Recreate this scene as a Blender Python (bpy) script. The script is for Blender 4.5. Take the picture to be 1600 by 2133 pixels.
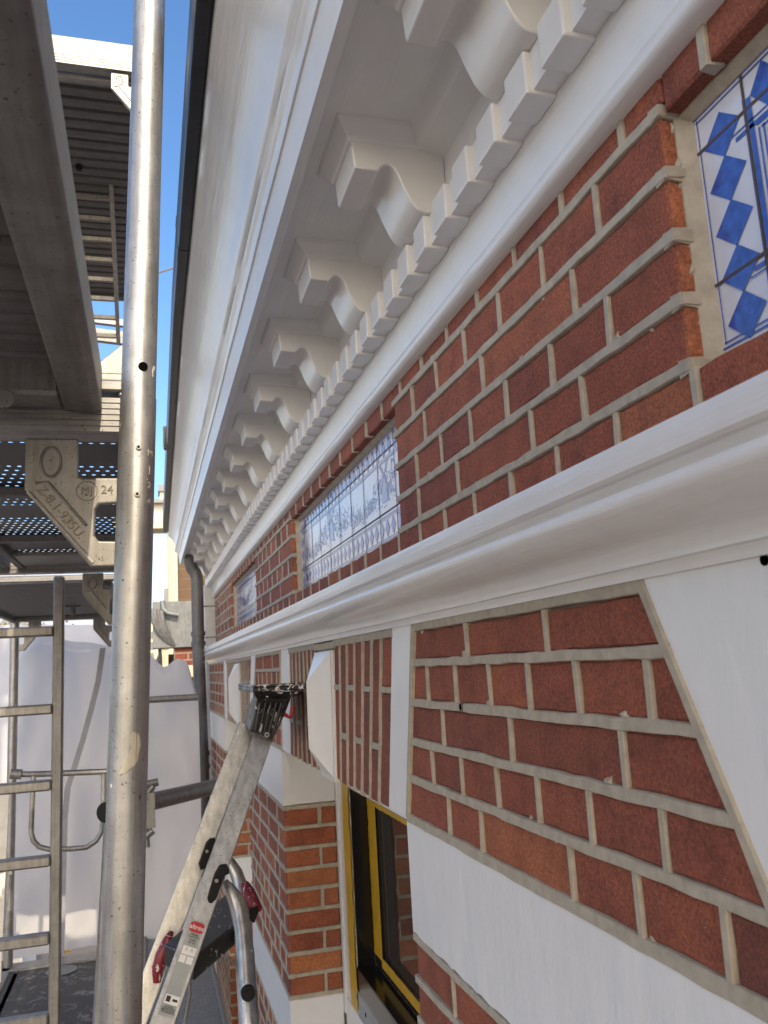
import bpy, math, random
from mathutils import Vector, Matrix, noise
random.seed(7)
C = bpy.context.scene
col = C.collection
for o in list(bpy.data.objects): bpy.data.objects.remove(o)

# ------------------------------------------------------------------ camera, sky, sun
S = 0.43            # metres per survey unit (the camera stands one unit from the frieze wall)
H = 12.0            # height of the camera above the street, in units
F = 1758.05         # focal length in pixels of the 1600 x 2133 photograph
a_, b_, c_ = [math.radians(v) for v in (-15.9634, 10.09225, 3.27739)]
_yaw = Matrix(((math.cos(a_), math.sin(a_), 0), (-math.sin(a_), math.cos(a_), 0), (0, 0, 1)))
_pit = Matrix(((1, 0, 0), (0, math.cos(b_), math.sin(b_)), (0, -math.sin(b_), math.cos(b_))))
_prm = Matrix(((1, 0, 0), (0, 0, -1), (0, 1, 0)))
_rol = Matrix(((math.cos(c_), math.sin(c_), 0), (-math.sin(c_), math.cos(c_), 0), (0, 0, 1)))
CAM = _rol @ _prm @ _pit @ _yaw          # world -> (right, down, forward)
INV = CAM.transposed()

def ray(x, y): return INV @ Vector(((x - 800) / F, (y - 1066.5) / F, 1))
def onx(x, y, X): r = ray(x, y); return r * (X / r.x)
def at(x, y, Y): r = ray(x, y); return r * (Y / r.y)
def onz(x, y, Z): r = ray(x, y); return r * (Z / r.z)
def W(p): return Vector((p[0] * S, p[1] * S, (p[2] + H) * S))

cd = bpy.data.cameras.new('camera'); cam = bpy.data.objects.new('camera', cd); col.objects.link(cam)
cd.sensor_fit = 'VERTICAL'; cd.sensor_height = 36; cd.sensor_width = 27
cd.lens = F / 2133 * 36
cd.clip_start = 0.02; cd.clip_end = 3000
m3 = Matrix((INV.col[0], -INV.col[1], -INV.col[2])).transposed()
cam.matrix_world = Matrix.Translation(W((0, 0, 0))) @ m3.to_4x4()
cd.dof.use_dof = True; cd.dof.focus_distance = 1.15; cd.dof.aperture_fstop = 16
C.camera = cam
C.render.resolution_x = 768; C.render.resolution_y = 1024

SUN_AZ = math.radians(176)   # compass direction the light comes from, clockwise from +Y
SUN_EL = math.radians(38)
sd = Vector((math.sin(SUN_AZ) * math.cos(SUN_EL), math.cos(SUN_AZ) * math.cos(SUN_EL), math.sin(SUN_EL)))
ld = bpy.data.lights.new('sun', 'SUN'); ld.energy = 2.2; ld.angle = math.radians(0.6); ld.color = (1.0, 0.84, 0.62)
lo = bpy.data.objects.new('sun', ld); col.objects.link(lo)
lo.rotation_euler = sd.to_track_quat('Z', 'Y').to_euler(); lo.location = W((0, -10, 20))

wd = bpy.data.worlds.new('World'); C.world = wd; wd.use_nodes = True
nt = wd.node_tree; nt.nodes.clear()
sky = nt.nodes.new('ShaderNodeTexSky'); sky.sky_type = 'NISHITA'; sky.sun_disc = False
sky.sun_elevation = SUN_EL; sky.sun_rotation = SUN_AZ; sky.dust_density = 0.6; sky.air_density = 1.0; sky.ozone_density = 3.5
tc = nt.nodes.new('ShaderNodeTexCoord'); mp = nt.nodes.new('ShaderNodeMapping'); mp.inputs['Scale'].default_value = (2.0, 2.0, 5.0)
mp.inputs['Location'].default_value = (0.35, 0.1, 0.6)
nz = nt.nodes.new('ShaderNodeTexNoise'); nz.inputs['Scale'].default_value = 1.6; nz.inputs['Detail'].default_value = 7; nz.inputs['Roughness'].default_value = 0.58
sx = nt.nodes.new('ShaderNodeSeparateXYZ')
low = nt.nodes.new('ShaderNodeMapRange'); low.inputs['From Min'].default_value = 0.02; low.inputs['From Max'].default_value = 0.42
low.inputs['To Min'].default_value = 0.17; low.inputs['To Max'].default_value = -0.16
ad = nt.nodes.new('ShaderNodeMath'); ad.operation = 'ADD'
rp = nt.nodes.new('ShaderNodeMapRange'); rp.interpolation_type = 'SMOOTHSTEP'; rp.inputs['From Min'].default_value = 0.50; rp.inputs['From Max'].default_value = 0.68
mx = nt.nodes.new('ShaderNodeMixRGB'); mx.inputs['Color2'].default_value = (6.6, 6.5, 6.5, 1)
bg = nt.nodes.new('ShaderNodeBackground'); bg.inputs['Strength'].default_value = 0.15
wo = nt.nodes.new('ShaderNodeOutputWorld')
L = nt.links
L.new(tc.outputs['Generated'], mp.inputs['Vector']); L.new(mp.outputs['Vector'], nz.inputs['Vector'])
L.new(tc.outputs['Generated'], sx.inputs[0]); L.new(sx.outputs['Z'], low.inputs['Value'])
L.new(nz.outputs['Fac'], ad.inputs[0]); L.new(low.outputs[0], ad.inputs[1]); L.new(ad.outputs[0], rp.inputs['Value'])
hs = nt.nodes.new('ShaderNodeHueSaturation'); hs.inputs['Saturation'].default_value = 1.12; L.new(sky.outputs['Color'], hs.inputs['Color']); L.new(hs.outputs[0], mx.inputs['Color1']); L.new(rp.outputs[0], mx.inputs['Fac'])
# cloud towards the sun, out of view, made brighter, warmer, denser to warm the reveals
dt = nt.nodes.new('ShaderNodeVectorMath'); dt.operation = 'DOT_PRODUCT'; dt.inputs[1].default_value = sd
sm = nt.nodes.new('ShaderNodeMapRange'); sm.interpolation_type = 'SMOOTHSTEP'; sm.inputs['From Min'].default_value = 0.0; sm.inputs['From Max'].default_value = 0.95
cc = nt.nodes.new('ShaderNodeMixRGB'); cc.inputs['Color1'].default_value = (4.0, 4.05, 4.2, 1); cc.inputs['Color2'].default_value = (21, 17, 12, 1)
cv = nt.nodes.new('ShaderNodeMath'); cv.operation = 'MULTIPLY_ADD'; cv.inputs[1].default_value = 0.20
L.new(tc.outputs['Generated'], dt.inputs[0]); L.new(dt.outputs['Value'], sm.inputs['Value']); L.new(sm.outputs[0], cc.inputs['Fac'])
L.new(cc.outputs[0], mx.inputs['Color2'])
L.new(sm.outputs[0], cv.inputs[0]); L.new(ad.outputs[0], cv.inputs[2]); L.new(cv.outputs[0], rp.inputs['Value'])
L.new(mx.outputs['Color'], bg.inputs['Color']); L.new(bg.outputs[0], wo.inputs['Surface'])

C.view_settings.view_transform = 'Standard'; C.view_settings.look = 'None'
C.view_settings.exposure = 0.88; C.view_settings.gamma = 1
try:
    C.cycles.max_bounces = 8; C.cycles.diffuse_bounces = 5; C.cycles.transparent_max_bounces = 12
except Exception: pass

# ------------------------------------------------------------------ materials
def nodes(name):
    m = bpy.data.materials.new(name); m.use_nodes = True
    t = m.node_tree; t.nodes.clear()
    out = t.nodes.new('ShaderNodeOutputMaterial'); p = t.nodes.new('ShaderNodeBsdfPrincipled')
    t.links.new(p.outputs[0], out.inputs[0])
    return m, t, p
def tex(t, scale, stretch=(1, 1, 1), detail=4, rough=0.55, kind='noise'):
    c = t.nodes.new('ShaderNodeTexCoord'); mpp = t.nodes.new('ShaderNodeMapping')
    geo = t.nodes.new('ShaderNodeNewGeometry')
    mpp.inputs['Scale'].default_value = stretch
    t.links.new(geo.outputs['Position'], mpp.inputs['Vector'])
    if kind == 'noise':
        n = t.nodes.new('ShaderNodeTexNoise'); n.inputs['Detail'].default_value = detail; n.inputs['Roughness'].default_value = rough
    else:
        n = t.nodes.new('ShaderNodeTexVoronoi')
    n.inputs['Scale'].default_value = scale
    t.links.new(mpp.outputs[0], n.inputs['Vector'])
    return n
def ramp(t, src, stops):
    r = t.nodes.new('ShaderNodeValToRGB'); t.links.new(src, r.inputs[0])
    e = r.color_ramp.elements
    while len(e) < len(stops): e.new(0.5)
    for i, (p, c) in enumerate(stops): e[i].position = p; e[i].color = (*c, 1)
    return r
def mixc(t, fac, a, b, mode='MIX'):
    n = t.nodes.new('ShaderNodeMixRGB'); n.blend_type = mode
    for s, v in ((0, fac), (1, a), (2, b)):
        if hasattr(v, 'is_linked') or hasattr(v, 'links'): t.links.new(v, n.inputs[s])
        else: n.inputs[s].default_value = v if s == 0 else (*v, 1)
    return n.outputs[0]
def bump(t, p, src, strength, dist=0.002, prev=None):
    b = t.nodes.new('ShaderNodeBump'); b.inputs['Strength'].default_value = strength; b.inputs['Distance'].default_value = dist
    t.links.new(src, b.inputs['Height'])
    if prev: t.links.new(prev, b.inputs['Normal'])
    t.links.new(b.outputs[0], p.inputs['Normal']); return b.outputs[0]

def make_gloss(name, base, rough, stretch=(1, .06, 1), bs=0.35, dirt=0.06, coat=0.0):
    m, t, p = nodes(name)
    n1 = tex(t, 22, (1, 1, 1), 5); r = ramp(t, n1.outputs['Fac'], [(0.3, tuple(v * (1 - dirt) for v in base)), (0.7, base)])
    t.links.new(r.outputs[0], p.inputs['Base Color'])
    p.inputs['Roughness'].default_value = rough
    p.inputs['Coat Weight'].default_value = coat; p.inputs['Coat Roughness'].default_value = 0.12
    n2 = tex(t, 160, stretch, 3, 0.6); b1 = bump(t, p, n2.outputs['Fac'], bs, 0.0012)
    n3 = tex(t, 14, stretch, 3, 0.5); b2 = bump(t, p, n3.outputs['Fac'], bs, 0.006, b1)
    return m
M = {}
M['gloss_white'] = make_gloss('gloss_white_paint', (.765, .77, .765), .27, bs=.6, coat=.15)
M['soffit_white'] = make_gloss('soffit_white_paint', (.76, .755, .735), .28, (.5, 1, .5), .3, coat=.2)
M['wall_white'] = make_gloss('masonry_white_paint', (.765, .775, .78), .34, (1, 1, .35), .5, .05)
M['trim_white'] = make_gloss('window_white_paint', (.75, .735, .69), .30, (1, 1, .1), .2)

def make_brick(name, warm=0.0):
    m, t, p = nodes(name)
    at_ = t.nodes.new('ShaderNodeAttribute'); at_.attribute_name = 'tone'
    r = ramp(t, at_.outputs['Fac'], [(0.0, (.155, .050, .036)), (0.35, (.235, .067, .038)), (0.65, (.298, .088, .044)), (1.0, (.40, .150, .060))])
    n1 = tex(t, 19, detail=7, rough=.7); r1 = ramp(t, n1.outputs['Fac'], [(0.32, (.70, .67, .74)), (0.5, (1, 1, 1)), (0.7, (1.2, 1.17, 1.1))])
    c1 = mixc(t, 1.0, r.outputs[0], r1.outputs[0], 'MULTIPLY')
    n2 = tex(t, 330, detail=4, rough=.75); r2 = ramp(t, n2.outputs['Fac'], [(0.30, (.48, .42, .42)), (0.5, (1, 1, 1)), (0.72, (1.7, 1.6, 1.5))])
    c2 = mixc(t, 1.0, c1, r2.outputs[0], 'MULTIPLY')
    v = tex(t, 210, kind='v'); r3 = ramp(t, v.outputs['Distance'], [(0.055, (1, 1, 1)), (0.09, (0, 0, 0))])
    n4 = tex(t, 60, detail=2); r4 = ramp(t, n4.outputs['Fac'], [(0.52, (0, 0, 0)), (0.6, (1, 1, 1))])
    f = mixc(t, 1.0, r3.outputs[0], r4.outputs[0], 'MULTIPLY')
    bw = t.nodes.new('ShaderNodeRGBToBW'); t.links.new(f, bw.inputs[0])
    c3 = mixc(t, bw.outputs[0], c2, (.62, .52, .42))
    t.links.new(c3, p.inputs['Base Color'])
    p.inputs['Roughness'].default_value = .78
    b1 = bump(t, p, n2.outputs['Fac'], .8, .002)
    n5 = tex(t, 110, detail=5); b2 = bump(t, p, n5.outputs['Fac'], .6, .003, b1)
    return m
M['brick'] = make_brick('red_brick')
def make_mortar(name, base, bs=.4):
    m, t, p = nodes(name)
    n1 = tex(t, 60, detail=6, rough=.6)
    r = ramp(t, n1.outputs['Fac'], [(0.3, tuple(v * .78 for v in base)), (0.65, tuple(v * 1.06 for v in base))])
    t.links.new(r.outputs[0], p.inputs['Base Color']); p.inputs['Roughness'].default_value = .8
    n2 = tex(t, 300, detail=4); bump(t, p, n2.outputs['Fac'], bs, .0015)
    return m
M['mortar'] = make_mortar('pointing_mortar', (.43, .385, .305))
M['mortar_dark'] = make_mortar('bedding_mortar', (.20, .165, .13))
M['grout'] = make_mortar('tile_grout', (.42, .36, .27))

def make_metal(name, base, rough=.4, metallic=.85, stretch=(1, 1, .06), specks=True, bs=.15, paint=0.0):
    m, t, p = nodes(name)
    n1 = tex(t, 30, (1, 1, 1), 6, .65)
    r = ramp(t, n1.outputs['Fac'], [(0.28, tuple(v * .80 for v in base)), (0.5, tuple(v * .94 for v in base)), (0.72, tuple(min(1, v * 1.12) for v in base))])
    c = r.outputs[0]
    n2 = tex(t, 90, stretch, 4, .6); r2 = ramp(t, n2.outputs['Fac'], [(0.35, (.78, .77, .76)), (0.6, (1.05, 1.05, 1.05))])
    c = mixc(t, 1.0, c, r2.outputs[0], 'MULTIPLY')
    if specks:
        v = tex(t, 260, detail=2, rough=.5); r3 = ramp(t, v.outputs['Fac'], [(0.27, (.28, .24, .2)), (0.34, (1, 1, 1))])
        c = mixc(t, 1.0, c, r3.outputs[0], 'MULTIPLY')
    if paint > 0:
        n6 = tex(t, 42, (1, 1, .6), 3, .6); r6 = ramp(t, n6.outputs['Fac'], [(1 - paint, (0, 0, 0)), (1 - paint + .012, (1, 1, 1))])
        bw = t.nodes.new('ShaderNodeRGBToBW'); t.links.new(r6.outputs[0], bw.inputs[0])
        c = mixc(t, bw.outputs[0], c, (.75, .73, .66))
        inv = t.nodes.new('ShaderNodeMath'); inv.operation = 'MULTIPLY_ADD'; inv.inputs[1].default_value = -metallic; inv.inputs[2].default_value = metallic
        t.links.new(bw.outputs[0], inv.inputs[0]); t.links.new(inv.outputs[0], p.inputs['Metallic'])
    else: p.inputs['Metallic'].default_value = metallic
    t.links.new(c, p.inputs['Base Color'])
    rr = t.nodes.new('ShaderNodeMapRange'); rr.inputs['To Min'].default_value = rough * .75; rr.inputs['To Max'].default_value = min(1, rough * 1.35)
    t.links.new(n2.outputs['Fac'], rr.inputs['Value']); t.links.new(rr.outputs[0], p.inputs['Roughness'])
    bump(t, p, n2.outputs['Fac'], bs, .001)
    return m
M['alu_pole'] = make_metal('weathered_aluminium_tube', (.41, .415, .415), .44, .8, paint=.285)
M['alu_beam'] = make_metal('shaded_beam_aluminium', (.25, .25, .25), .45, .7, (1, .06, 1))  # darker copy of the aluminium: shade on the beams put into the colour
M['alu'] = make_metal('weathered_aluminium', (.34, .335, .32), .45, .75)
M['alu_x'] = make_metal('extruded_aluminium', (.34, .34, .335), .46, .75, (.06, 1, 1))
M['alu_dark'] = make_metal('shaded_deck_aluminium', (.20, .203, .208), .6, .5, (.06, 1, 1))  # dark copy of the aluminium, with the underside shade of the decks in its colour
M['galv'] = make_metal('galvanised_steel', (.30, .30, .295), .5, .7, specks=True)
M['ladder_alu'] = make_metal('stepladder_aluminium', (.52, .52, .51), .34, .85, (1, 1, .05), paint=.30)
M['zinc'] = make_metal('zinc_sheet', (.27, .285, .29), .55, .5, specks=False)
M['zinc_pipe'] = make_metal('weathered_zinc_pipe', (.20, .205, .205), .55, .5, (1, 1, .1), paint=.26)

def make_plain(name, base, rough=.6, metallic=0, bs=0.0, var=.12, spec=.5, scale=20):
    m, t, p = nodes(name)
    n = tex(t, scale, detail=5); r = ramp(t, n.outputs['Fac'], [(0.3, tuple(v * (1 - var) for v in base)), (0.7, tuple(v * (1 + var * .5) for v in base))])
    t.links.new(r.outputs[0], p.inputs['Base Color']); p.inputs['Roughness'].default_value = rough; p.inputs['Metallic'].default_value = metallic
    p.inputs['Specular IOR Level'].default_value = spec
    if bs: bump(t, p, tex(t, scale * 8).outputs['Fac'], bs, .002)
    return m
M['gutter'] = make_plain('dark_gutter_lead', (.030, .033, .040), .38, 0, .3, .4)
M['black'] = make_plain('black_plastic', (.010, .010, .011), .6, spec=.25)
M['black_paint'] = make_plain('wet_black_paint', (.008, .008, .009), .15)
M['red'] = make_plain('red_plastic', (.45, .02, .03), .3)
M['tape'] = make_plain('yellow_masking_tape', (.62, .36, .015), .45, 0, .3, .15)
M['cream'] = make_plain('cream_render', (.74, .66, .46), .8, 0, .2)
M['offwhite'] = make_plain('pale_render', (.72, .70, .64), .8, 0, .2)
M['dark_room'] = make_plain('dark_interior', (.015, .014, .013), .9)
M['asphalt'] = make_plain('street_paving', (.16, .13, .11), .9, 0, .3)
M['void'] = make_plain('dark_hole', (.004, .004, .004), 1.0, 0, 0, 0, 0)
M['roof'] = make_plain('dark_roof_tiles', (.06, .05, .045), .7)
M['blue'] = make_plain('delft_blue_glaze', (.055, .115, .44), .09, 0, 0, .35, scale=90)
M['blue_pale'] = make_plain('pale_blue_glaze', (.20, .27, .50), .09, 0, 0, .35, scale=90)
M['glaze'] = make_plain('white_tile_glaze', (.66, .67, .71), .07, 0, .12, .10, scale=30)
M['tile_joint'] = make_plain('tile_joint', (.09, .07, .06), .8)
M['sill'] = make_plain('grey_sill', (.33, .33, .32), .5)
M['label'] = make_plain('grey_label', (.36, .38, .37), .4)
M['label_white'] = make_plain('white_label', (.78, .78, .76), .4)
M['ink'] = make_plain('label_ink', (.02, .02, .02), .5)
M['leaf'] = make_plain('winter_foliage', (.13, .10, .035), .9)
M['bark'] = make_plain('bark', (.09, .07, .05), .9)
M['smear'] = make_plain('dried_paint', (.58, .54, .43), .55, 0, .5, .1, scale=60)

def make_ply():
    m, t, p = nodes('paint_spattered_plywood')
    n = tex(t, 12, (1, 1, 1), 6, .7); n.inputs['Distortion'].default_value = 1.6
    r = ramp(t, n.outputs['Fac'], [(0.0, (.022, .022, .026)), (0.575, (.035, .034, .038)), (0.605, (.26, .26, .27)), (0.64, (.05, .05, .055)), (1, (.04, .04, .045))])
    t.links.new(r.outputs[0], p.inputs['Base Color']); p.inputs['Roughness'].default_value = .55
    return m
M['ply'] = make_ply()
def make_splat(name, base, lo=.60, scale=55, stretch=(1, 1, 1)):
    m, t, p = nodes(name)
    n = tex(t, scale, stretch, 4, .65); n.inputs['Distortion'].default_value = 1.0
    r = ramp(t, n.outputs['Fac'], [(lo, base), (lo + .02, (.72, .70, .66))])
    t.links.new(r.outputs[0], p.inputs['Base Color']); p.inputs['Roughness'].default_value = .4
    return m
M['black_splat'] = make_splat('paint_spattered_black_plastic', (.012, .012, .013), .60, 45, (1, 1, .35))
M['black_splat2'] = make_splat('lightly_spattered_black_plastic', (.022, .022, .024), .64, 60, (1.6, .4, 1))
M['black_splat3'] = make_splat('heavily_spattered_black_plastic', (.015, .015, .017), .545, 70, (1, 1, 1.5))

def make_perf():
    m, t, p = nodes('perforated_deck_sheet')
    geo = t.nodes.new('ShaderNodeNewGeometry'); mpp = t.nodes.new('ShaderNodeMapping'); mpp.inputs['Scale'].default_value = (58, 31, 0)
    mpp.inputs['Rotation'].default_value = (0, 0, math.radians(0))
    t.links.new(geo.outputs['Position'], mpp.inputs['Vector'])
    s = t.nodes.new('ShaderNodeSeparateXYZ'); t.links.new(mpp.outputs[0], s.inputs[0])
    def M2(op, a, b=None, c=None):
        n = t.nodes.new('ShaderNodeMath'); n.operation = op
        for i, v in enumerate((a, b, c)):
            if v is None: continue
            if isinstance(v, (int, float)): n.inputs[i].default_value = v
            else: t.links.new(v, n.inputs[i])
        return n.outputs[0]
    row = M2('FLOOR', s.outputs['Y']); odd = M2('MODULO', M2('ABSOLUTE', row), 2.0)
    xx = M2('FRACT', M2('ADD', s.outputs['X'], M2('MULTIPLY', odd, 0.5)))
    yy = M2('FRACT', s.outputs['Y'])
    dx = M2('SUBTRACT', xx, .5); dy = M2('SUBTRACT', yy, .5)
    d = M2('ADD', M2('MULTIPLY', M2('MULTIPLY', dx, dx), 22.0), M2('MULTIPLY', M2('MULTIPLY', dy, dy), 80.0))
    hole = M2('LESS_THAN', d, 1.0)
    # groups: solid ribs between the perforated strips
    g = M2('FRACT', M2('DIVIDE', s.outputs['Y'], 16.0)); keep = M2('LESS_THAN', g, .72)
    hole = M2('MULTIPLY', hole, keep)
    tr = t.nodes.new('ShaderNodeBsdfTransparent'); ms = t.nodes.new('ShaderNodeMixShader')
    t.links.new(hole, ms.inputs[0]); t.links.new(p.outputs[0], ms.inputs[1]); t.links.new(tr.outputs[0], ms.inputs[2])
    out = [n for n in t.nodes if n.type == 'OUTPUT_MATERIAL'][0]; t.links.new(ms.outputs[0], out.inputs[0])
    p.inputs['Base Color'].default_value = (.06, .06, .063, 1); p.inputs['Roughness'].default_value = .5; p.inputs['Metallic'].default_value = .3
    return m
M['perf'] = make_perf()
def make_sheet():
    m, t, p = nodes('white_scaffold_sheeting')
    n1 = tex(t, 5, (1, 1, .5), 5, .55); r = ramp(t, n1.outputs['Fac'], [(0.3, (.78, .78, .79)), (0.7, (.86, .86, .86))])
    t.links.new(r.outputs[0], p.inputs['Base Color']); p.inputs['Roughness'].default_value = .45
    tl = t.nodes.new('ShaderNodeBsdfTranslucent'); tl.inputs[0].default_value = (.80, .80, .82, 1)
    ms = t.nodes.new('ShaderNodeMixShader'); ms.inputs[0].default_value = .45
    t.links.new(p.outputs[0], ms.inputs[1]); t.links.new(tl.outputs[0], ms.inputs[2])
    out = [n for n in t.nodes if n.type == 'OUTPUT_MATERIAL'][0]; t.links.new(ms.outputs[0], out.inputs[0])
    n2 = tex(t, 9, (1, 1, .6), 4, .5); bump(t, p, n2.outputs['Fac'], .35, .02)
    return m
M['sheet'] = make_sheet()
def make_glass():
    m, t, p = nodes('window_glass')
    p.inputs['Base Color'].default_value = (.05, .045, .04, 1); p.inputs['Roughness'].default_value = .03; p.inputs['IOR'].default_value = 2.4
    return m
M['glass'] = make_glass()

# ------------------------------------------------------------------ mesh helpers (survey units)
ORG = {}
class MB:
    def __init__(s): s.v = []; s.f = []; s.m = []; s.t = []
    def add(s, verts, faces, mat=0, tone=.5):
        b = len(s.v); s.v += [Vector(p) for p in verts]
        for f in faces: s.f.append([b + i for i in f]); s.m.append(mat); s.t.append(tone)
    def box(s, x0, x1, y0, y1, z0, z1, mat=0, bev=0.0, tone=.5):
        if x1 < x0: x0, x1 = x1, x0
        if y1 < y0: y0, y1 = y1, y0
        if z1 < z0: z0, z1 = z1, z0
        b = min(bev, (x1 - x0) / 3, (y1 - y0) / 3, (z1 - z0) / 3)
        if b <= 0:
            v = [(x, y, z) for x in (x0, x1) for y in (y0, y1) for z in (z0, z1)]
            s.add(v, [(0, 1, 3, 2), (4, 6, 7, 5), (0, 4, 5, 1), (2, 3, 7, 6), (0, 2, 6, 4), (1, 5, 7, 3)], mat, tone); return
        v = []; idx = {}
        for i, x in enumerate((x0, x1)):
            for j, y in enumerate((y0, y1)):
                for k, z in enumerate((z0, z1)):
                    sx, sy, sz = (1, -1)[i], (1, -1)[j], (1, -1)[k]
                    idx[i, j, k, 0] = len(v); v.append((x, y + sy * b, z + sz * b))
                    idx[i, j, k, 1] = len(v); v.append((x + sx * b, y, z + sz * b))
                    idx[i, j, k, 2] = len(v); v.append((x + sx * b, y + sy * b, z))
        fs = []
        for i in (0, 1): fs.append([idx[i, j, k, 0] for j, k in ((0, 0), (0, 1), (1, 1), (1, 0))])
        for j in (0, 1): fs.append([idx[i, j, k, 1] for i, k in ((0, 0), (1, 0), (1, 1), (0, 1))])
        for k in (0, 1): fs.append([idx[i, j, k, 2] for i, j in ((0, 0), (0, 1), (1, 1), (1, 0))])
        for j in (0, 1):
            for k in (0, 1): fs.append([idx[0, j, k, 1], idx[1, j, k, 1], idx[1, j, k, 2], idx[0, j, k, 2]])
        for i in (0, 1):
            for k in (0, 1): fs.append([idx[i, 0, k, 0], idx[i, 1, k, 0], idx[i, 1, k, 2], idx[i, 0, k, 2]])
        for i in (0, 1):
            for j in (0, 1): fs.append([idx[i, j, 0, 0], idx[i, j, 1, 0], idx[i, j, 1, 1], idx[i, j, 0, 1]])
        for i in (0, 1):
            for j in (0, 1):
                for k in (0, 1): fs.append([idx[i, j, k, 0], idx[i, j, k, 1], idx[i, j, k, 2]])
        s.add(v, fs, mat, tone)
    def hexa(s, p, mat=0, tone=.5):     # eight corners: bottom ring then top ring
        s.add(p, [(0, 3, 2, 1), (4, 5, 6, 7), (0, 1, 5, 4), (1, 2, 6, 5), (2, 3, 7, 6), (3, 0, 4, 7)], mat, tone)
    def tube(s, pts, r, n=20, mat=0, cap=True, radii=None):
        pts = [Vector(p) for p in pts]; rings = []; up = None
        for i, p in enumerate(pts):
            d = (pts[min(i + 1, len(pts) - 1)] - pts[max(i - 1, 0)]).normalized()
            if up is None: up = Vector((0, 0, 1)) if abs(d.z) < .9 else Vector((1, 0, 0))
            a = d.cross(up).normalized(); bb = a.cross(d).normalized(); up = bb
            rr = radii[i] if radii else r
            rings.append([p + (a * math.cos(2 * math.pi * k / n) + bb * math.sin(2 * math.pi * k / n)) * rr for k in range(n)])
        v = [q for rg in rings for q in rg]; fs = []
        for i in range(len(rings) - 1):
            for k in range(n):
                k2 = (k + 1) % n; fs.append((i * n + k, i * n + k2, (i + 1) * n + k2, (i + 1) * n + k))
        if cap: fs.append(tuple(range(n - 1, -1, -1))); fs.append(tuple((len(rings) - 1) * n + k for k in range(n)))
        s.add(v, fs, mat)
    def prism(s, poly, ax, a0, a1, mat=0, off0=(0, 0), off1=(0, 0)):
        # poly in the two axes other than ax (in x,y,z order), extruded along ax
        def P(q, a): return {0: (a, q[0], q[1]), 1: (q[0], a, q[1]), 2: (q[0], q[1], a)}[ax]
        n = len(poly); v = [P((q[0] + off0[0], q[1] + off0[1]), a0) for q in poly] + [P((q[0] + off1[0], q[1] + off1[1]), a1) for q in poly]
        fs = [(i, (i + 1) % n, n + (i + 1) % n, n + i) for i in range(n)] + [tuple(range(n - 1, -1, -1)), tuple(range(n, 2 * n))]
        s.add(v, fs, mat)
    def bar(s, p, q, w, h, mat=0, side=None):   # rectangular bar from p to q; side = direction of width
        p = Vector(p); q = Vector(q); d = (q - p).normalized()
        sd_ = Vector(side if side else (0, 1, 0)); sd_ = (sd_ - d * sd_.dot(d)).normalized(); o = d.cross(sd_).normalized()
        v = []
        for c in (p, q):
            for a, b in ((-1, -1), (1, -1), (1, 1), (-1, 1)): v.append(c + sd_ * (w / 2 * a) + o * (h / 2 * b))
        s.hexa(v, mat)
    def sweep(s, prof, ys, mat=0, dx=None, closed=True):  # profile (x,z) swept along Y
        n = len(prof); v = []
        for y in ys:
            for (x, z) in prof: v.append((x + (dx(x, z, y) if dx else 0), y, z))
        fs = []
        for i in range(len(ys) - 1):
            for k in range(n if closed else n - 1):
                k2 = (k + 1) % n; fs.append((i * n + k, i * n + k2, (i + 1) * n + k2, (i + 1) * n + k))
        if closed: fs.append(tuple(range(n - 1, -1, -1))); fs.append(tuple((len(ys) - 1) * n + k for k in range(n)))
        s.add(v, fs, mat)
    def build(s, name, mats, parent=None, org=None, smooth=0, bevel=0, seg=2):
        if org is None:
            org = Vector(((min(p.x for p in s.v) + max(p.x for p in s.v)) / 2, (min(p.y for p in s.v) + max(p.y for p in s.v)) / 2, min(p.z for p in s.v)))
        wo_ = W(org); me = bpy.data.meshes.new(name)
        me.from_pydata([W(p) - wo_ for p in s.v], [], s.f)
        for mm in (mats if isinstance(mats, (list, tuple)) else [mats]): me.materials.append(M[mm])
        for i, pl in enumerate(me.polygons): pl.material_index = s.m[i]
        at_ = me.attributes.new('tone', 'FLOAT', 'FACE')
        at_.data.foreach_set('value', s.t)
        import bmesh
        bm = bmesh.new(); bm.from_mesh(me); bmesh.ops.recalc_face_normals(bm, faces=bm.faces); bm.to_mesh(me); bm.free()
        if smooth:
            for pl in me.polygons: pl.use_smooth = True
            me.set_sharp_from_angle(angle=math.radians(smooth))
        o = bpy.data.objects.new(name, me); col.objects.link(o)
        if bevel:
            bv = o.modifiers.new('bevel', 'BEVEL'); bv.width = bevel * S; bv.segments = seg; bv.limit_method = 'ANGLE'; bv.angle_limit = math.radians(40)
            bv.harden_normals = False
        ORG[o] = wo_
        if parent: o.parent = parent; o.location = wo_ - ORG[parent]
        else: o.location = wo_
        return o
def thing(name, label, cat, org, group=None):
    o = bpy.data.objects.new(name, None); col.objects.link(o); o.empty_display_size = .1
    o.location = W(org); ORG[o] = W(org); o['label'] = label; o['category'] = cat
    if group: o['group'] = group
    return o
def tag(o, label, cat, group=None):
    o['label'] = label; o['category'] = cat
    if group: o['group'] = group
    return o
def struct(o): o['kind'] = 'structure'; return o
def copy_at(o, parent, dvec):
    c = o.copy(); col.objects.link(c); c.parent = parent
    c.location = o.location + Vector(dvec) * S; ORG[c] = ORG[o] + Vector(dvec) * S
    return c
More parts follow.
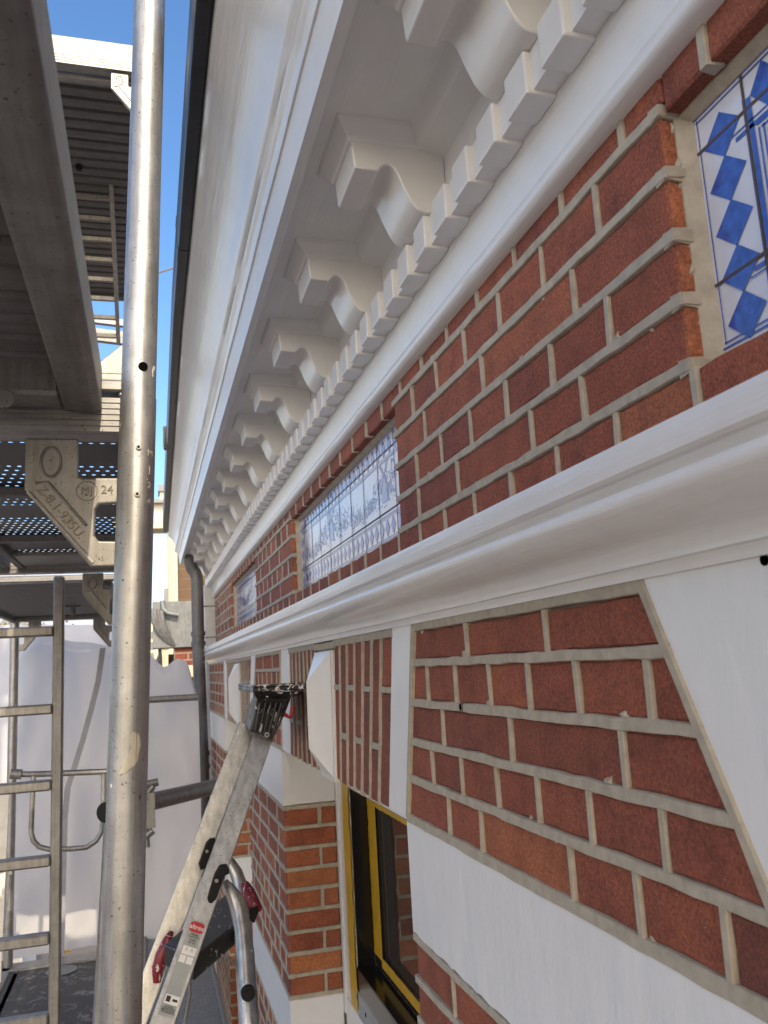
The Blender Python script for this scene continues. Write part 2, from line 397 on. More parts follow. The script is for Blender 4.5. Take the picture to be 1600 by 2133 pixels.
def text(name, body, size, mtx, mat, parent, depth=.0004, label=None):
    cu = bpy.data.curves.new(name, 'FONT'); cu.body = body; cu.size = size; cu.extrude = depth; cu.align_x = 'CENTER'; cu.align_y = 'CENTER'
    t_ = bpy.data.objects.new(name + '_curve', cu); col.objects.link(t_)
    dg = bpy.context.evaluated_depsgraph_get(); me = bpy.data.meshes.new_from_object(t_.evaluated_get(dg))
    bpy.data.objects.remove(t_)
    me.materials.clear(); me.materials.append(M[mat])
    o = bpy.data.objects.new(name, me); col.objects.link(o)
    o.parent = parent; o.matrix_local = Matrix.Translation(-ORG[parent]) @ mtx
    return o
def frame(o, xdir, ydir):      # world matrix from origin (units) and the text's right and up directions
    x = Vector(xdir).normalized(); y = Vector(ydir); y = (y - x * y.dot(x)).normalized(); z = x.cross(y)
    return Matrix.Translation(W(o)) @ Matrix((x, y, z)).transposed().to_4x4()

# ------------------------------------------------------------------ brickwork
rnd = random.random
def jit(a): return (rnd() - .5) * 2 * a
class Face:
    """maps wall coordinates (u, v, outwards n) to survey units"""
    def __init__(s, kind, base): s.k = kind; s.b = base
    def __call__(s, u, v, n):
        if s.k == 'front': return (s.b - n, u, v)            # faces the street, u = Y
        if s.k == 'jamb': return (u, s.b - n, v)             # faces the camera, u = X
        if s.k == 'under': return (u, v, s.b - n)
def brick(mb, F_, quad, d=.05, proud=0.0, tone=None, mat=0):
    """quad = four (u,v) corners, anticlockwise"""
    tone = tone if tone is not None else min(.78, max(.08, random.gauss(.44, .15)))
    cu = sum(q[0] for q in quad) / 4; cv = sum(q[1] for q in quad) / 4; b = .006; pr = proud + jit(.002)
    n = 3; outer = []; inner = []
    def edge(p, q, k): return [(p[0] + (q[0] - p[0]) * i / k, p[1] + (q[1] - p[1]) * i / k) for i in range(k)]
    pts = []
    for i in range(4):
        p, q = quad[i], quad[(i + 1) % 4]; ln = math.hypot(q[0] - p[0], q[1] - p[1]); pts += edge(p, q, max(2, int(ln / .05)))
    N = len(pts); v = []
    for (u, w) in pts:
        ju, jw = u + jit(.0022), w + jit(.0022)
        du, dw = cu - ju, cv - jw; L_ = math.hypot(du, dw)
        v.append(F_(ju, jw, -d)); v.append(F_(ju, jw, pr - b * .8)); v.append(F_(ju + du / L_ * b * 1.3, jw + dw / L_ * b * 1.3, pr))
    v.append(F_(cu, cv, pr + .001))
    fs = []
    for i in range(N):
        j = (i + 1) % N
        fs.append((3 * i, 3 * j, 3 * j + 1, 3 * i + 1)); fs.append((3 * i + 1, 3 * j + 1, 3 * j + 2, 3 * i + 2)); fs.append((3 * i + 2, 3 * j + 2, 3 * N))
    mb.add(v, fs, mat, tone)
def ribbon(mb, F_, p, q, w=.028, n0=-.03, n1=.008, mat=1, wob=.0016):
    """raised pointing from p to q"""
    p = Vector(p); q = Vector(q); d = q - p; L_ = d.length
    if L_ < .01: return
    d /= L_; sdv = Vector((-d.y, d.x)); k = max(1, int(L_ / .07)); v = []
    for i in range(k + 1):
        c = p + d * (L_ * i / k); ws = w / 2 + jit(wob); c = c + sdv * jit(wob)
        h = n1 + jit(.0012)
        for sgn, off, nn in ((-1, ws + .005, n0), (-1, ws, h - .002), (-1, ws * .86, h), (1, ws * .86, h), (1, ws, h - .003), (1, ws + .004, n0)):
            e = c + sdv * (sgn * off); v.append(F_(e.x, e.y, nn))
    fs = []
    for i in range(k):
        for j in range(5): fs.append((i * 6 + j, i * 6 + j + 1, (i + 1) * 6 + j + 1, (i + 1) * 6 + j))
    fs.append((0, 1, 2, 3, 4, 5)); fs.append(tuple(k * 6 + j for j in range(6)))
    mb.add(v, fs, mat)
def course(mb, F_, zt, zb, lo, hi, joints, gap=.013, tone=None, wv=.016, d=.05):
    """one course: lo(z), hi(z) limits, joints list of u"""
    js = sorted(j for j in joints if lo((zt + zb) / 2) + .03 < j < hi((zt + zb) / 2) - .03)
    t_, b_2 = zt - gap, zb + gap
    lims = [(lo(b_2), lo(t_))] + [(j, j) for j in js] + [(hi(b_2), hi(t_))]
    for i in range(len(lims) - 1):
        a, c = lims[i], lims[i + 1]
        ga = gap * .6 if i else gap * .5; gc = gap * .6 if i < len(lims) - 2 else gap * .5
        brick(mb, F_, [(a[0] + ga, b_2), (c[0] - gc, b_2), (c[1] - gc, t_), (a[1] + ga, t_)], tone=tone, d=d)
    if F_.k == 'front':
        for _ in range(int((hi(zb) - lo(zb)) * 1.6)):
            u = lo(zb) + .05 + rnd() * (hi(zb) - lo(zb) - .1); w_ = random.choice((t_ - .002, b_2 + .004)); r_ = .005 + rnd() * .010; k_ = 6
            brick(mb, F_, [(u + r_ * (1 + jit(.4)) * math.cos(2 * math.pi * q / 4 + .6) * 1.5, w_ + r_ * (1 + jit(.4)) * math.sin(2 * math.pi * q / 4 + .6)) for q in range(4)], d=.01, proud=.0025, mat=1)
    for j in js: ribbon(mb, F_, (j + jit(.003), b_2 - .004), (j + jit(.003), t_ + .004), wv + jit(.003), n1=.0065)
def const(a): return lambda z: a
def lin(z0, a, z1, b): return lambda z: a + (b - a) * (z - z0) / (z1 - z0)

# ------------------------------------------------------------------ the house
HOUSE_END = 13.2
house = thing('terraced_house', 'red brick terraced house with white painted cornices, blue tile panels and white stone bands', 'house', (1.5, 6, -H))
XU, XL = 1.0, 0.9
PAN = [(-1.35, 1.315), (3.26, 5.93), (8.1, 10.55)]
Z_UP = [1.19, 1.061, .925, .790, .657, .525, .39]

mb = MB(); c = onx(967, 1472, XL); mb.tube([(XL + .03, c.y, c.z), (XL - .012, c.y, c.z)], .013, 16); mb.tube([(XL - .0121, c.y, c.z), (XL - .0125, c.y, c.z)], .010, 16, 1); mb.build('weep_tube', ['galv', 'void'], house)
mb = MB(); c = onx(1598, 1166, XL); mb.tube([(XL + .03, c.y, c.z), (XL - .006, c.y, c.z)], .009, 14); mb.build('anchor_hole', ['void'], house)
# upper (frieze) wall
mb = MB(); FU = Face('front', XU)
def pier_u(y0, y1, seed):
    for i in range(1, 5):
        zt, zb = Z_UP[i], Z_UP[i + 1]
        if i in (1, 3): js = [y1 - .283 * k for k in range(1, 12)] if seed else [1.575 + .284 * k for k in range(8)]
        else:
            st = [1.715, 2.30, 2.87] if i == 2 else [1.72, 2.0, 2.575, 3.0]
            js = st if not seed else [y1 - .42 - .575 * k for k in range(6)]
        course(mb, FU, zt, zb, const(y0), const(y1), js)
    for i in range(1, 6):
        ribbon(mb, FU, (y0 - .004, Z_UP[i]), (y1 + .004, Z_UP[i]), .025)
for a, b, sdd in ((1.315, 3.26, 0), (5.93, 8.1, 1), (10.55, HOUSE_END - .01, 1)): pier_u(a, b, sdd)
js0 = [1.73 + .2835 * k for k in range(-11, 42)]
for a_0, b_0, zq in ((-1.35, 1.30, 1.036), (1.30, 3.26, Z_UP[1]), (3.26, 5.93, 1.036), (5.93, 8.1, Z_UP[1]), (8.1, 10.55, 1.036), (10.55, HOUSE_END - .01, Z_UP[1])):
    course(mb, FU, 1.19, zq, const(a_0 - .006), const(b_0 + .006), js0, d=.05)
js5 = [1.307 + .2835 * k for k in range(-9, 43)]
course(mb, FU, Z_UP[5], .39, const(-1.4), const(HOUSE_END - .01), js5)
for a, b in PAN:
    # far jamb of each recess faces the camera: brick returns with mortar ends
    FJ = Face('jamb', b)
    for i in range(1, 5):
        zt, zb = Z_UP[i], Z_UP[i + 1]
        brick(mb, FJ, [(XU + .003, zb + .013), (XU + .040, zb + .013), (XU + .040, zt - .013), (XU + .003, zt - .013)], d=.02, tone=.82)  # brighter tone than the front bricks: warm light on the return put into colour
        ribbon(mb, FJ, (XU - .006, zt), (XU + .044, zt), .025)
        for k in range(3):      # smears of mortar on the arris
            c = (XU + .036 + jit(.006), zb + .02 + rnd() * .1)
            brick(mb, FJ, [(c[0] - .01, c[1] - .014), (c[0] + .008, c[1] - .012), (c[0] + .01, c[1] + .012), (c[0] - .004, c[1] + .013)], d=.01, proud=.004, mat=1)
    mb.prism([(XU + .030, b + .01), (XU + .030, b - .003), (XU + .045, b - .012), (1.064, b - .024), (1.066, b + .01)], 2, .52, 1.06, 1)
    ribbon(mb, FJ, (XU - .006, .525), (XU + .044, .525), .025)
# backing
mb.box(XU + .012, 1.9, -3, -1.4, -.1, 1.3, 2)
prev = -1.4
for a, b in PAN:
    mb.box(XU + .012, 1.9, prev + .012, a, .39, 1.3, 2); mb.box(1.075, 1.9, a, b, .525, 1.052, 2)
    mb.box(XU + .012, 1.9, a, b, .30, .512, 2); mb.box(XU + .012, 1.9, a, b, 1.052, 1.3, 2); prev = b - .0
    mb.box(XU + .012, XU + .07, a, b, 1.0515, 1.088, 1)
    mb.prism([(XU + .038, 1.062), (XU + .038, 1.046), (1.058, 1.030), (1.066, 1.028), (1.066, 1.062)], 1, a, b, 1)
mb.box(XU + .012, 1.9, prev + .012, HOUSE_END - .012, .39, 1.3, 2)
mb.box(XU + .012, 1.9, -1.4, HOUSE_END - .012, .15, .39, 2)
w = mb.build('frieze_wall', ['brick', 'mortar', 'mortar_dark'], house); w['label'] = 'red brick frieze between the two white cornices'

# ---- tile panels
def tile_panel(y0, y1, joints, detail):
    X = 1.062; z0, z1 = .531, 1.046; y1 = y1 - .005; rt = random.Random(3)
    mbt = MB(); mbt.box(X + .002, X + .01, y0 + .002, y1 + .004, z0, z1, 3)
    yj = [y0 + .002] + sorted(joints) + [y1 + .004]; zj = [z0, .678, .957, z1]
    for p_, q_ in zip(yj, yj[1:]):
        for za, zb__ in zip(zj, zj[1:]):
            tl = [rt.uniform(-.0007, .0007) for _ in range(3)]
            mbt.add([(X + tl[0], p_ + .002, za + .002), (X + tl[1], q_ - .002, za + .002), (X + tl[1] + tl[2], q_ - .002, zb__ - .002), (X + tl[0] + tl[2], p_ + .002, zb__ - .002)], [(0, 1, 2, 3)], 0)
    def line(p, q, w_, mat, e=.0022):
        p = Vector(p); q = Vector(q); d = (q - p).normalized(); s_ = Vector((-d.y, d.x)) * w_ / 2
        pts = [p - s_, q - s_, q + s_, p + s_]; mbt.add([(X - e, a.x, a.y) for a in pts], [(0, 1, 2, 3)], mat)
    def poly(pts, mat, e=.0018): mbt.add([(X - e, a[0], a[1]) for a in pts], [tuple(range(len(pts)))], mat)
    ya, yb = y0 + .012, y1 - .012
    bl = 1 if detail else 2
    T, Bm = 1.13, .57      # border runs past the visible opening at the top
    zt, zb = 1.030, .549
    # border lines
    for off, w_, mt in ((.0, .007, 1), (.014, .003, 1), (.142, .003, 1), (.156, .012, bl)):
        line((yb - off, zb + off * .45), (yb - off, zt - off * .35), w_, mt); line((ya + off, zb + off * .45), (ya + off, zt - off * .35), w_, mt)
    for off, w_, mt in ((.0, .004, 1), (.010, .003, 1), (.100, .003, bl), (.112, .008, bl)):
        line((ya + off, zt - off), (yb - off, zt - off), w_, mt); line((ya + off, zb + off), (yb - off, zb + off), w_, mt)
    # lozenges
    hw, hh = .053, .047
    for yc in (yb - .078, ya + .078):
        for k in range(-4, 3):
            zc = .863 + k * .091
            if zb + .02 < zc < zt - .03: poly([(yc, zc + hh), (yc - hw, zc + .002), (yc, zc - hh), (yc + hw, zc - .002)], bl)
    n = int((yb - ya - .3) / .0965); st = (yb - ya - .3) / n
    for k in range(n):
        yc = ya + .15 + st * (k + .5)
        for zc in (zt - .055, zb + .055): poly([(yc, zc + .044), (yc - .037, zc), (yc, zc - .044), (yc + .037, zc)], 1 if k % 3 else bl)
    # brush work: low shore, boats and a mill, drawn as many short strokes
    rg = random.Random(int(y0 * 10) + 3)
    for k in range(750 if not detail else 260):
        y = rg.uniform(ya + .2, yb - .2); z = .70 + .16 * abs(math.sin(y * 2.3)) * rg.random() + rg.random() * .05
        ang = rg.gauss(.35, .5) if rg.random() < .7 else math.pi / 2 + rg.gauss(0, .3); l = rg.uniform(.01, .055)
        line((y, z), (y + math.cos(ang) * l, z + math.sin(ang) * l), rg.uniform(.002, .009), 1 if rg.random() < .45 else 2, .0012 + rg.random() * .0006)
    for my in (y0 + .42, y0 + 1.6):
        poly([(my - .05, .73), (my + .05, .73), (my + .025, .84), (my - .025, .84)], 2, .0018); poly([(my - .028, .84), (my + .028, .84), (my, .875)], 1, .0019)
        for a in (40, 130, 220, 310):
            ca, sa = math.cos(math.radians(a)), math.sin(math.radians(a)); line((my, .85), (my + ca * .10, .85 + sa * .10), .006, 1, .002)
            line((my + ca * .03 - sa * .012, .85 + sa * .03 + ca * .012), (my + ca * .1 - sa * .012, .85 + sa * .1 + ca * .012), .009, 2, .0019)
    if detail:       # corner scroll and inner frame of the nearest panel
        for off in (.172, .184, .2, .214): line((yb - off, zb + .125), (yb - off, zt - .125), .004 if off != .2 else .009, 1)
        for off in (.118, .128, .142): line((ya + .2, zt - off), (yb - off - .05, zt - off), .004, 1)
        for k in range(26):
            t1, t2 = k / 26 * 9, (k + 1) / 26 * 9
            f = lambda t: (yb - .29 + math.cos(t) * (.006 + .006 * t), .86 + math.sin(t) * (.006 + .007 * t))
            line(f(t1), f(t2), .008, 1, .002)
    for j in joints: line((j, z0), (j, z1), .006, 3, .0024)
    for z in (.678, .957): line((y0 + .002, z), (y1 + .004, z), .006, 3, .0026)
    o = mbt.build('tile_panel', ['glaze', 'blue', 'blue_pale', 'tile_joint'], house)
    return o
for (a, b), det in zip(PAN, (1, 0, 0)):
    tp = tile_panel(a, b, [b - .162 - .284 * k for k in range(10) if b - .162 - .284 * k > a + .05], det)
    tp['label'] = ('nearest blue and white tile panel, cut by the right edge of the photo', 'middle blue and white tile panel with painted harbour scene', 'farthest blue and white tile panel')[0 if det else (1 if a < 5 else 2)]

# ---- top cornice
def bend(x, z, y):
    k = min(1, max(0, (z - 1.86) / .25)); t = max(0, y - 5) / 8.3
    return .095 * k * t + (.0022 * noise.noise(Vector((x * 12, y * 1.9, z * 12))) + .0012 * noise.noise(Vector((x * 30, y * 6, z * 30))) if z < 1.34 or z > 1.78 else 0)
cove = [(.415, 1.862), (.405, 1.885), (.39, 1.925), (.365, 1.975), (.33, 2.02), (.29, 2.06), (.25, 2.09), (.228, 2.105), (.222, 2.125)]
prof = [(1.02, 1.125), (.968, 1.128), (.955, 1.138), (.950, 1.155), (.956, 1.172), (.968, 1.178), (.972, 1.19), (.983, 1.20),
        (.976, 1.235), (.962, 1.28), (.949, 1.30), (.949, 1.615), (.935, 1.622), (.862, 1.636), (.848, 1.655), (.838, 1.675), (.823, 1.70),
        (.532, 1.70), (.528, 1.66), (.489, 1.655), (.470, 1.795), (.462, 1.797), (.459, 1.812), (.448, 1.832), (.436, 1.842), (.432, 1.852)] + cove + \
       [(.30, 2.13), (1.02, 2.13)]
mb = MB(); ys = [-3, -1] + [.6 + .12 * k for k in range(50)] + [6.6 + .3 * k for k in range(22)] + [HOUSE_END + .1]
mb.sweep(prof, ys, 0, bend)
cornice = mb.build('top_cornice', ['gloss_white'], house, smooth=38)
cornice['label'] = 'glossy white eaves cornice with brackets and dentils'
# dentils
mb = MB(); mb.box(.889, .951, -.5, HOUSE_END + .08, 1.314, 1.416, 0); mb.build('dentil_bed', ['soffit_white'], cornice)
mb = MB(); y = 1.424 - .19; mb.box(.868, .951, 0, .1135, 1.303, 1.417, 0)
d0 = mb.build('dentil', ['soffit_white'], cornice, org=(.91, .057, 1.303), bevel=.006)
d0.location.y += y * S; ORG[d0].y += y * S
n = 0
yy = y + .19
while yy < HOUSE_END + .05:
    q_ = copy_at(d0, cornice, (jit(.0015), yy - y + jit(.002), jit(.001))); q_.rotation_euler = (jit(.006), jit(.006), jit(.012)); yy += .19
# modillions
body = [(.634, 1.698), (.640, 1.60), (.645, 1.551), (.685, 1.5485), (.722, 1.547), (.731, 1.560), (.744, 1.571), (.758, 1.573), (.771, 1.568), (.783, 1.549), (.792, 1.528),
        (.800, 1.505), (.811, 1.480), (.822, 1.457), (.836, 1.436), (.852, 1.423), (.872, 1.418), (.95, 1.418), (.95, 1.698)]
MY0, MW = 1.556, .248
mb = MB(); mb.prism(body, 1, MY0, MY0 + MW, 0)
md = mb.build('modillion', ['soffit_white'], cornice, smooth=50, bevel=.006)
# cap moulding round the modillion
mb2 = MB(); steps = [(.004, 1.640), (.010, 1.648), (.014, 1.660), (.028, 1.672), (.040, 1.684), (.046, 1.688), (.052, 1.7035)]
v = []; fs = []
for e, z in steps: v += [(.86, MY0 - e, z), (.634 - e, MY0 - e, z), (.634 - e, MY0 + MW + e, z), (.86, MY0 + MW + e, z)]
for i in range(len(steps) - 1):
    for k in range(3): fs.append((i * 4 + k, i * 4 + k + 1, i * 4 + 5 + k, i * 4 + 4 + k))
fs.append((0, 1, 2, 3)); fs.append(tuple(len(v) - 4 + k for k in range(4)))
mb2.add(v, fs)
# merge the cap into the modillion mesh as a second island
mb3 = MB(); mb3.v = list(mb.v); mb3.f = list(mb.f); mb3.m = list(mb.m); mb3.t = list(mb.t); mb3.add(mb2.v, mb2.f)
bpy.data.objects.remove(md)
md = mb3.build('modillion', ['soffit_white'], cornice, smooth=45, bevel=.005)
for k in range(1, 15): q_ = copy_at(md, cornice, (jit(.003), .8 * k + jit(.006), 0)); q_.rotation_euler = (0, 0, jit(.008))
copy_at(md, cornice, (0, -.8, 0))
# gutter
gp = [(.216, 2.127), (.212, 2.121), (.176, 2.123), (.165, 2.128), (.160, 2.142), (.159, 2.22), (.161, 2.30), (.158, 2.315), (.165, 2.325), (.20, 2.325), (.24, 2.30), (.5, 2.3), (.5, 2.135)]
mb = MB(); mb.sweep(gp, [-3, 0, 2, 4, 5, 7, 9, 11, HOUSE_END - .15], 0, lambda x, z, y: .075 * max(0, y - 5) / 8.3)
for yj in (4.1, 8.0): mb.sweep([(x - .0025 * (1 if x < .21 else 0), z - (.0025 if z < 2.2 else -.002)) for x, z in gp[:10]], [yj, yj + .12], 0)
gu = mb.build('gutter', ['gutter'], house, smooth=40)
# roof body
mb = MB(); mb.prism([(.5, 2.135), (.5, 2.25), (4.5, 5.2), (8.5, 2.25), (8.5, 2.0), (1.05, 2.0)], 1, -3, HOUSE_END, 0)
mb.build('roof', ['roof'], house)
mb = MB(); mb.box(1.9, 8.3, -3, HOUSE_END - .02, -H, 2.0, 0); mb.build('rear_wall', ['mortar_dark'], house)
mb = MB(); mb.box(1.0, 1.9, -3, -1.4, 1.3, 2.0, 0); mb.box(1.03, 1.9, -1.4, HOUSE_END - .02, 1.3, 2.0); mb.build('eaves_wall', ['mortar_dark'], house)

# ---- lower (string) cornice
lp = [(1.0, .352), (.782, .347), (.780, .335), (.780, .296), (.786, .290), (.798, .288), (.804, .280), (.803, .270), (.788, .266), (.782, .258), (.780, .250),
      (.784, .238), (.792, .228), (.806, .214), (.824, .202), (.842, .194), (.856, .186), (.866, .176), (.871, .160), (.872, .150), (.880, .147), (.884, .140), (.886, .126), (1.0, .122)]
mb = MB(); yl = [-3, -1] + [.6 + .08 * k for k in range(75)] + [6.7 + .3 * k for k in range(22)] + [HOUSE_END + .12]
mb.sweep(lp, yl, 0, lambda x, z, y: .0022 * noise.noise(Vector((x * 9, y * 2.2, z * 9))) + .0012 * noise.noise(Vector((x * 26, y * 7, z * 26))))
lc = mb.build('string_cornice', ['gloss_white'], house, smooth=35); lc['label'] = 'curved white string cornice below the tile panels'

# ---- lower wall: piers
ZL = [.122, -.008, -.145, -.279, -.411, -.551]
BAND1 = (-.553, -.95); BAND2 = (-2.165, -2.56)
FL = Face('front', XL)
def tline(z): return z
def pier(yn_top, yn_bot, yf_top, yf_bot, joints, corner_n, corner_f, name, jamb=True):
    mb = MB()
    lo = lambda z: yn_top + (yn_bot - yn_top) * (.12 - z) / .67; hi = lambda z: yf_top + (yf_bot - yf_top) * (.12 - z) / .67
    for i in range(5):
        course(mb, FL, ZL[i] - (.012 if i == 0 else 0), ZL[i + 1], lo, hi, joints[i % len(joints)])
    for i in range(6):
        z = ZL[i] - (.006 if i == 0 else 0); ribbon(mb, FL, (lo(z) - .002, z), (hi(z) + .002, z), .030 if i in (0, 5) else .025)
    ribbon(mb, FL, (lo(.12) + .006, .12), (lo(-.55) + .006, -.55), .022, n1=.011); ribbon(mb, FL, (hi(.12) - .008, .12), (hi(-.55) - .008, -.55), .026, n1=.011)
    z = BAND1[1] - .012; k = 0
    zs = [BAND1[1] - .004]
    for q in range(9): zs.append(zs[-1] - .1345)
    for q in range(9):
        js = joints[(q + 1) % len(joints)] if q % 2 else joints[2 % len(joints)]
        course(mb, FL, zs[q], zs[q + 1], const(corner_n), const(corner_f), [j + .07 for j in js] if q % 2 == 0 else js)
    for q in range(10): ribbon(mb, FL, (corner_n, zs[q]), (corner_f, zs[q]), .025)
    zs2 = [BAND2[1] - .004 - .1345 * q for q in range(12)]
    for q in range(11): course(mb, FL, zs2[q], zs2[q + 1], const(corner_n), const(corner_f), joints[1 + q % 2])
    for q in range(11): ribbon(mb, FL, (corner_n, zs2[q]), (corner_f, zs2[q]), .025)
    if jamb:
        FJ = Face('jamb', corner_n)
        for zz in (zs, zs2):
            for q in range(len(zz) - 1):
                js = [XL + .245] if q % 2 == 0 else []
                course(mb, FJ, zz[q], zz[q + 1], const(XL + .002), const(1.262), js, tone=min(1, max(0, random.gauss(.84, .12))), wv=.022)  # reveal bricks get a lighter tone, painting in the warm bounced light
            for q in range(len(zz)): ribbon(mb, FJ, (XL - .006, zz[q]), (1.262, zz[q]), .025)
    y0, y1 = corner_n + .012, corner_f - .012
    mb.box(XL + .012, 1.9, y0, y1, -6, BAND1[1] - .0, 2); mb.box(XL + .016, 1.9, y0 + .002, y1, BAND1[1], -.55, 2)
    mb.prism([(lo(-.55), -.55), (hi(-.55), -.55), (hi(.12), .12), (lo(.12), .12)], 0, XL + .012, 1.5, 2)
    o = mb.build('brick_pier', ['brick', 'mortar', 'mortar_dark'], house); o['label'] = name
    for (zt, zb) in (BAND1, BAND2):
        s_ = MB()
        ny = 24
        for a in range(ny):
            pass
        if jamb: s_.box(XL + .0, 1.262, corner_n - .004, corner_f + .004, zb + .014, zt - .014, 0, .006)
        kk = int((corner_f - corner_n) / .035); vv = []
        for a in range(kk + 1):
            y = corner_n - .006 + (corner_f - corner_n + .012) * a / kk; t1 = zt - .010 + jit(.0035); t0 = zb + .012 + jit(.0035)
            vv += [(XL - .004, y, t0), (XL - .004 - jit(.0006), y, t0 * .5 + t1 * .5), (XL - .004, y, t1), (XL + .05, y, t1), (XL + .05, y, t0)]
        s_.add(vv, [(5 * a + q, 5 * a + (q + 1) % 5, 5 * a + 5 + (q + 1) % 5, 5 * a + 5 + q) for a in range(kk) for q in range(5)] + [(0, 1, 2, 3, 4), tuple(5 * kk + q for q in (4, 3, 2, 1, 0))])
        q = s_.build('stone_band', ['wall_white'], o)
    return o
hd = lambda a: [a - .268 * k for k in range(12)]
j1 = [[2.34, 1.82], [2.73, 2.46, 2.19, 1.94, 1.69, 1.415], [2.60, 2.075, 1.53], [2.73, 2.46, 2.19, 1.94, 1.69, 1.42], [2.60, 2.33, 1.80, 1.53, 1.27]]
pier(1.397, 1.06, 2.845, 3.05, j1, 1.04, 3.06, 'nearest brick pier with red bricks and raised grey pointing', False)
off = 6.1 - 1.04
j2 = [[6.4, 6.93], [6.2 + .268 * k for k in range(9)], [6.35, 6.88, 7.4, 7.9], [6.2 + .268 * k for k in range(9)], [6.35, 6.6, 7.14, 7.67]]
pier(5.98, 6.03, 7.37, 7.78, j2, 6.08, 8.2, 'middle brick pier beside the taped window')
j3 = [[11.1, 11.63, 12.16, 12.7], [10.8 + .268 * k for k in range(9)], [11.0 + .53 * k for k in range(5)]]
pier(10.64, 10.62, HOUSE_END - .02, HOUSE_END - .02, j3, 10.68, HOUSE_END - .01, 'farthest brick pier at the end of the house')
mb = MB(); mb.box(XL + .012, 1.9, -3, 1.0, -6, .12, 0); mb.build('near_wall', ['wall_white'], house)

# ---- flat arches: strips, soldier courses, keystones
def strip(t0, t1, b0, b1, extra=0):
    mb = MB(); x0, x1 = XL - .003, XL + .36; k = 14; v = []
    for i in range(k + 1):
        f = i / k; z = .130 + (-.562 - .130) * f
        a = t0 + (b0 - t0) * f + jit(.0018) * (0 < i < k); b = t1 + (b1 - t1) * f + jit(.0018) * (0 < i < k)
        v += [(x0, a, z), (x0, b, z), (x1, b, z), (x1, a, z)]
    fs = [(0, 1, 2, 3), tuple(4 * k + q for q in (3, 2, 1, 0))]
    for i in range(k):
        for q in range(4): fs.append((4 * i + q, 4 * i + (q + 1) % 4, 4 * i + 4 + (q + 1) % 4, 4 * i + 4 + q))
    mb.add(v, fs); return mb.build('springer_strip', ['wall_white'], house, bevel=.005)
strip(2.85, 3.12, 3.055, 3.31); strip(5.60, 5.965, 5.70, 6.07); strip(7.38, 7.755, 7.80, 8.1); strip(10.30, 10.63, 10.35, 10.67)
mb = MB()    # the wide springer at the right edge
k = 16; v = []
for i in range(k + 1):
    f = i / k; z = .130 + (-.93 - .130) * f
    a = 1.40 - (1.40 - 1.06) * min(1, (.122 - z) / .672) + jit(.002); v += [(XL - .004, a, z), (XL - .004, .55, z), (XL + .36, .55, z), (XL + .36, a, z)]
fs = [(0, 1, 2, 3), tuple(4 * k + q for q in (3, 2, 1, 0))]
for i in range(k):
    for q in range(4): fs.append((4 * i + q, 4 * i + (q + 1) % 4, 4 * i + 4 + (q + 1) % 4, 4 * i + 4 + q))
mb.add(v, fs); sp = mb.build('springer_strip', ['wall_white'], house, bevel=.005); sp['label'] = 'wide slanting white springer at the right edge'
def soldiers(a_t, a_b, b_t, b_b, n, par):
    mb = MB(); zt, zb = .105, -.557
    yv = lambda f, z: (a_t + (b_t - a_t) * f) + ((a_b + (b_b - a_b) * f) - (a_t + (b_t - a_t) * f)) * (zt - z) / (zt - zb)
    for i in range(n):
        f0, f1 = i / n, (i + 1) / n
        brk = [-.107, -.335] if (i + par) % 2 == 0 else [-.107 - .11 * ((i // 2) % 2) - .12]
        if (i + par) % 2: brk = [-.335]
        else: brk = [-.107]
        zs = [zt] + brk + [zb + jit(.006)]
        for q in range(len(zs) - 1):
            z1, z0 = zs[q] - .012, zs[q + 1] + (.012 if q < len(zs) - 2 else 0)
            g = .0095
            brick(mb, FL, [(yv(f0, z0) + g, z0), (yv(f1, z0) - g, z0), (yv(f1, z1) - g, z1), (yv(f0, z1) + g, z1)], d=.2, tone=min(1, max(0, random.gauss(.35, .12))))
        for z in brk: ribbon(mb, FL, (yv(f0, z), z), (yv(f1, z), z), .024, n1=.006)
        if i: ribbon(mb, FL, (yv(f0, zt), zt), (yv(f0, zb), zb - .004), .019, n1=.008)
    ribbon(mb, FL, (a_t, zt + .004), (b_t, zt + .004), .034)
    mb.prism([(a_b, zb + .008), (b_b, zb + .008), (b_t, .12), (a_t, .12)], 0, XL + .012, 1.3, 2)
    return mb.build('soldier_arch', ['brick', 'mortar', 'mortar_dark'], house)
soldiers(3.12, 3.31, 4.20, 4.30, 7, 0); soldiers(4.68, 4.60, 5.60, 5.70, 7, 1)
soldiers(7.76, 8.10, 8.72, 8.80, 7, 0); soldiers(9.2, 9.1, 10.30, 10.35, 8, 1)
